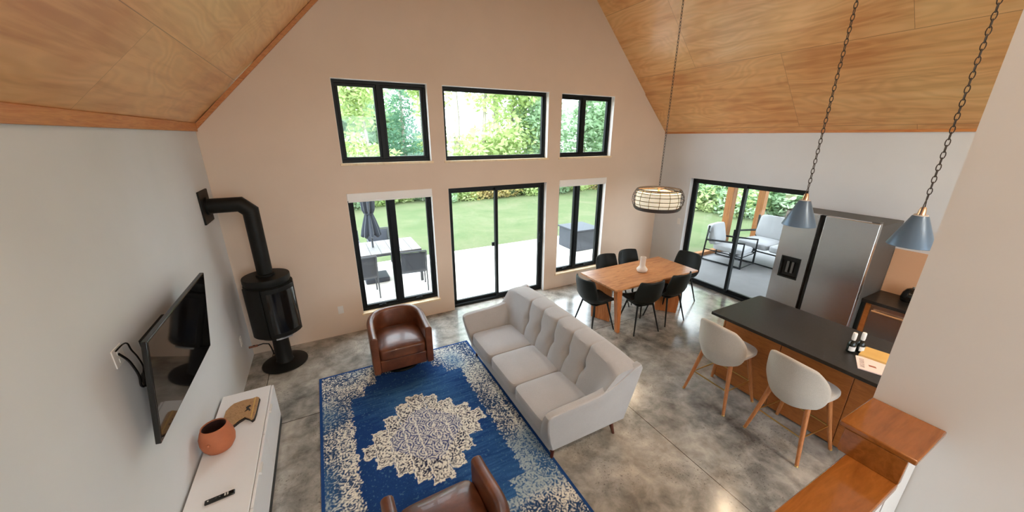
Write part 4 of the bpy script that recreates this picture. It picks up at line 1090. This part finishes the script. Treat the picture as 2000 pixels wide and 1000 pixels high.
def tree_proto(name, lab, kind, seed):
    rr = random.Random(seed); r = thing(name, lab, 'tree', (0, 0, 0))
    if kind == 'broad':
        H_ = 9; shapes = [(rr.uniform(-1.3, 1.3), rr.uniform(-1.3, 1.3), rr.uniform(1.6, H_-1), rr.uniform(.8, 1.5), rr.uniform(.8, 1.5), rr.uniform(.7, 1.4)) for _ in range(17)]
        m = leafmass(4300, shapes, .19, seed); mat = 'leaf_a' if seed % 2 else 'leaf_b'
        tk = [(0, 0, -.4), (.1, .05, 2.5), (-.05, .1, 5.5), (.05, 0, 8.4)]; tr_ = [.17, .13, .08, .02]
    elif kind == 'fir':
        shapes = []
        for k in range(16):
            z = 1.2+k*.55; w = 1.75*(1-k/17)+.15; shapes.append((0, 0, z, w, w, .34))
        m = leafmass(3600, shapes, .14, seed); mat = 'leaf_c'; tk = [(0, 0, -.4), (0, 0, 5), (0, 0, 10)]; tr_ = [.2, .12, .02]
    elif kind == 'bare':
        shapes = [(rr.uniform(-1.4, 1.4), rr.uniform(-1.4, 1.4), rr.uniform(7.5, 12), .9, .9, .8) for _ in range(7)]
        m = leafmass(2200, shapes, .15, seed); mat = 'leaf_b'; tk = [(0, 0, -.4), (.15, 0, 4), (0, .1, 8), (.1, 0, 12)]; tr_ = [.22, .18, .12, .03]
    else:
        shapes = [(rr.uniform(-1.3, 1.3), rr.uniform(-.7, .7), rr.uniform(.15, 1.2), rr.uniform(.5, .9), rr.uniform(.5, .8), rr.uniform(.4, .8)) for _ in range(9)]
        m = leafmass(3000, shapes, .10, seed); mat = {0: 'leaf_b', 1: 'leaf_a', 2: 'leaf_d'}[seed % 3]; tk = [(0, 0, -.3), (.05, 0, .8)]; tr_ = [.04, .02]
    m.build('foliage', mat, r, smooth=False)
    MB().tube(tk, tr_, 8).build('trunk', 'bark', r)
    return r
P = [tree_proto('broadleaf_tree', '', 'broad', 11), tree_proto('broadleaf_tree', '', 'broad', 12), tree_proto('fir_tree', '', 'fir', 13), tree_proto('bare_trunk_tree', '', 'bare', 14),
     tree_proto('shrub', '', 'shrub', 15), tree_proto('shrub', '', 'shrub', 16), tree_proto('shrub', '', 'shrub', 17)]
GR = ['bright green trees behind the lawn', 'soft green trees behind the lawn', 'dark firs behind the lawn', 'tall bare-trunked trees behind the lawn', 'green shrubs at the lawn edge', 'light green shrubs at the lawn edge', 'dry yellowish shrubs at the lawn edge']
LB = ['bright yellow-green leafy tree behind the lawn', 'soft green leafy tree behind the lawn', 'dark green conical fir behind the lawn', 'tall thin grey trunk with high sparse leaves behind the lawn', 'mid green bushy shrub at the far lawn edge', 'light green bushy shrub at the far lawn edge', 'dry yellowish shrub at the far lawn edge']
used = [False]*7; all_plants = {}
def grow(k, x, y, sc, rz):
    o = P[k]
    if used[k]: o = dup(P[k], (x, y, -.27), rz, LB[k], GR[k], sc)
    all_plants.setdefault(k, []).append(o)
    if used[k]: return
    if True:
        used[k] = True; place(o, (x, y, -.27), rz, sc); o['label'] = LB[k]; o['group'] = GR[k]
tr_list = [(1, -6, 26, 1.1), (0, -2.5, 24, 1.15), (1, .6, 27, 1.25), (0, 2.6, 23, .95), (2, 5.2, 25.5, .95), (1, 4.4, 31, 1.1), (3, 8.3, 24, 1.1), (0, 10.2, 23.5, 1.3), (3, 11.6, 25, 1.2),
           (0, 12.8, 24.5, 1.2), (1, 15.3, 24, 1.15), (2, 17.2, 27, 1.1), (1, 18.6, 23.5, 1.2), (0, 21.5, 24, 1.1), (3, 22.5, 22, 1.2), (1, 25, 25, 1.3), (0, 7.6, 30, 1.2), (1, -10, 25, 1.2),
           (1, 24.5, 19, 1.1), (0, 27, 16, 1.15), (2, 26, 13.5, 1.0), (1, 23, 14.5, .9), (0, 28, 11, 1.2), (1, 25, 8.5, 1.1), (3, 24, 11, 1.1), (0, 22.5, 6.5, 1.0), (1, 29, 20, 1.2)]
for k, x, y, sc in tr_list: grow(k, x, y, sc*(.88 if k < 3 else .95), random.uniform(0, 6))
for i in range(16):
    x = 1.5+i*1.55; grow(4+[0, 1, 0, 1, 2][i % 5], x+random.uniform(-.3, .3), 18.0+random.uniform(-.3, .6), random.uniform(.8, 1.1), random.uniform(0, 6))
for i in range(9):
    grow(4+[1, 0, 0][i % 3], 14.6+i*.35+random.uniform(-.2, .2), 12.2-i*.95, random.uniform(1.0, 1.25), random.uniform(0, 6))
for k, x, y, sc in ((1, 17.5, 13, .75), (0, 18.5, 10.2, .8), (1, 19, 7.6, .75), (0, 16.4, 15.6, .75)): grow(k, x, y, sc, random.uniform(0, 6))

SHORT = ['yellow-green leafy trees', 'soft green leafy trees', 'dark conical firs', 'tall bare-trunked trees', 'mid green shrubs', 'light green shrubs', 'dry yellowish shrubs']
ORD = ['leftmost', 'second from left', 'third from left', 'fourth from left', 'fifth from left', 'sixth from left', 'seventh from left', 'eighth from left', 'ninth from left', 'tenth from left', 'eleventh from left', 'twelfth from left', 'thirteenth from left', 'fourteenth from left', 'fifteenth from left', 'sixteenth from left']
for k, L in all_plants.items():
    L.sort(key=lambda o: math.atan2(o.location.x, o.location.y))
    for i, o in enumerate(L):
        o['label'] = ('rightmost' if i == len(L)-1 else ORD[i])+' of the '+SHORT[k]+' beyond the lawn'; o['group'] = GR[k]
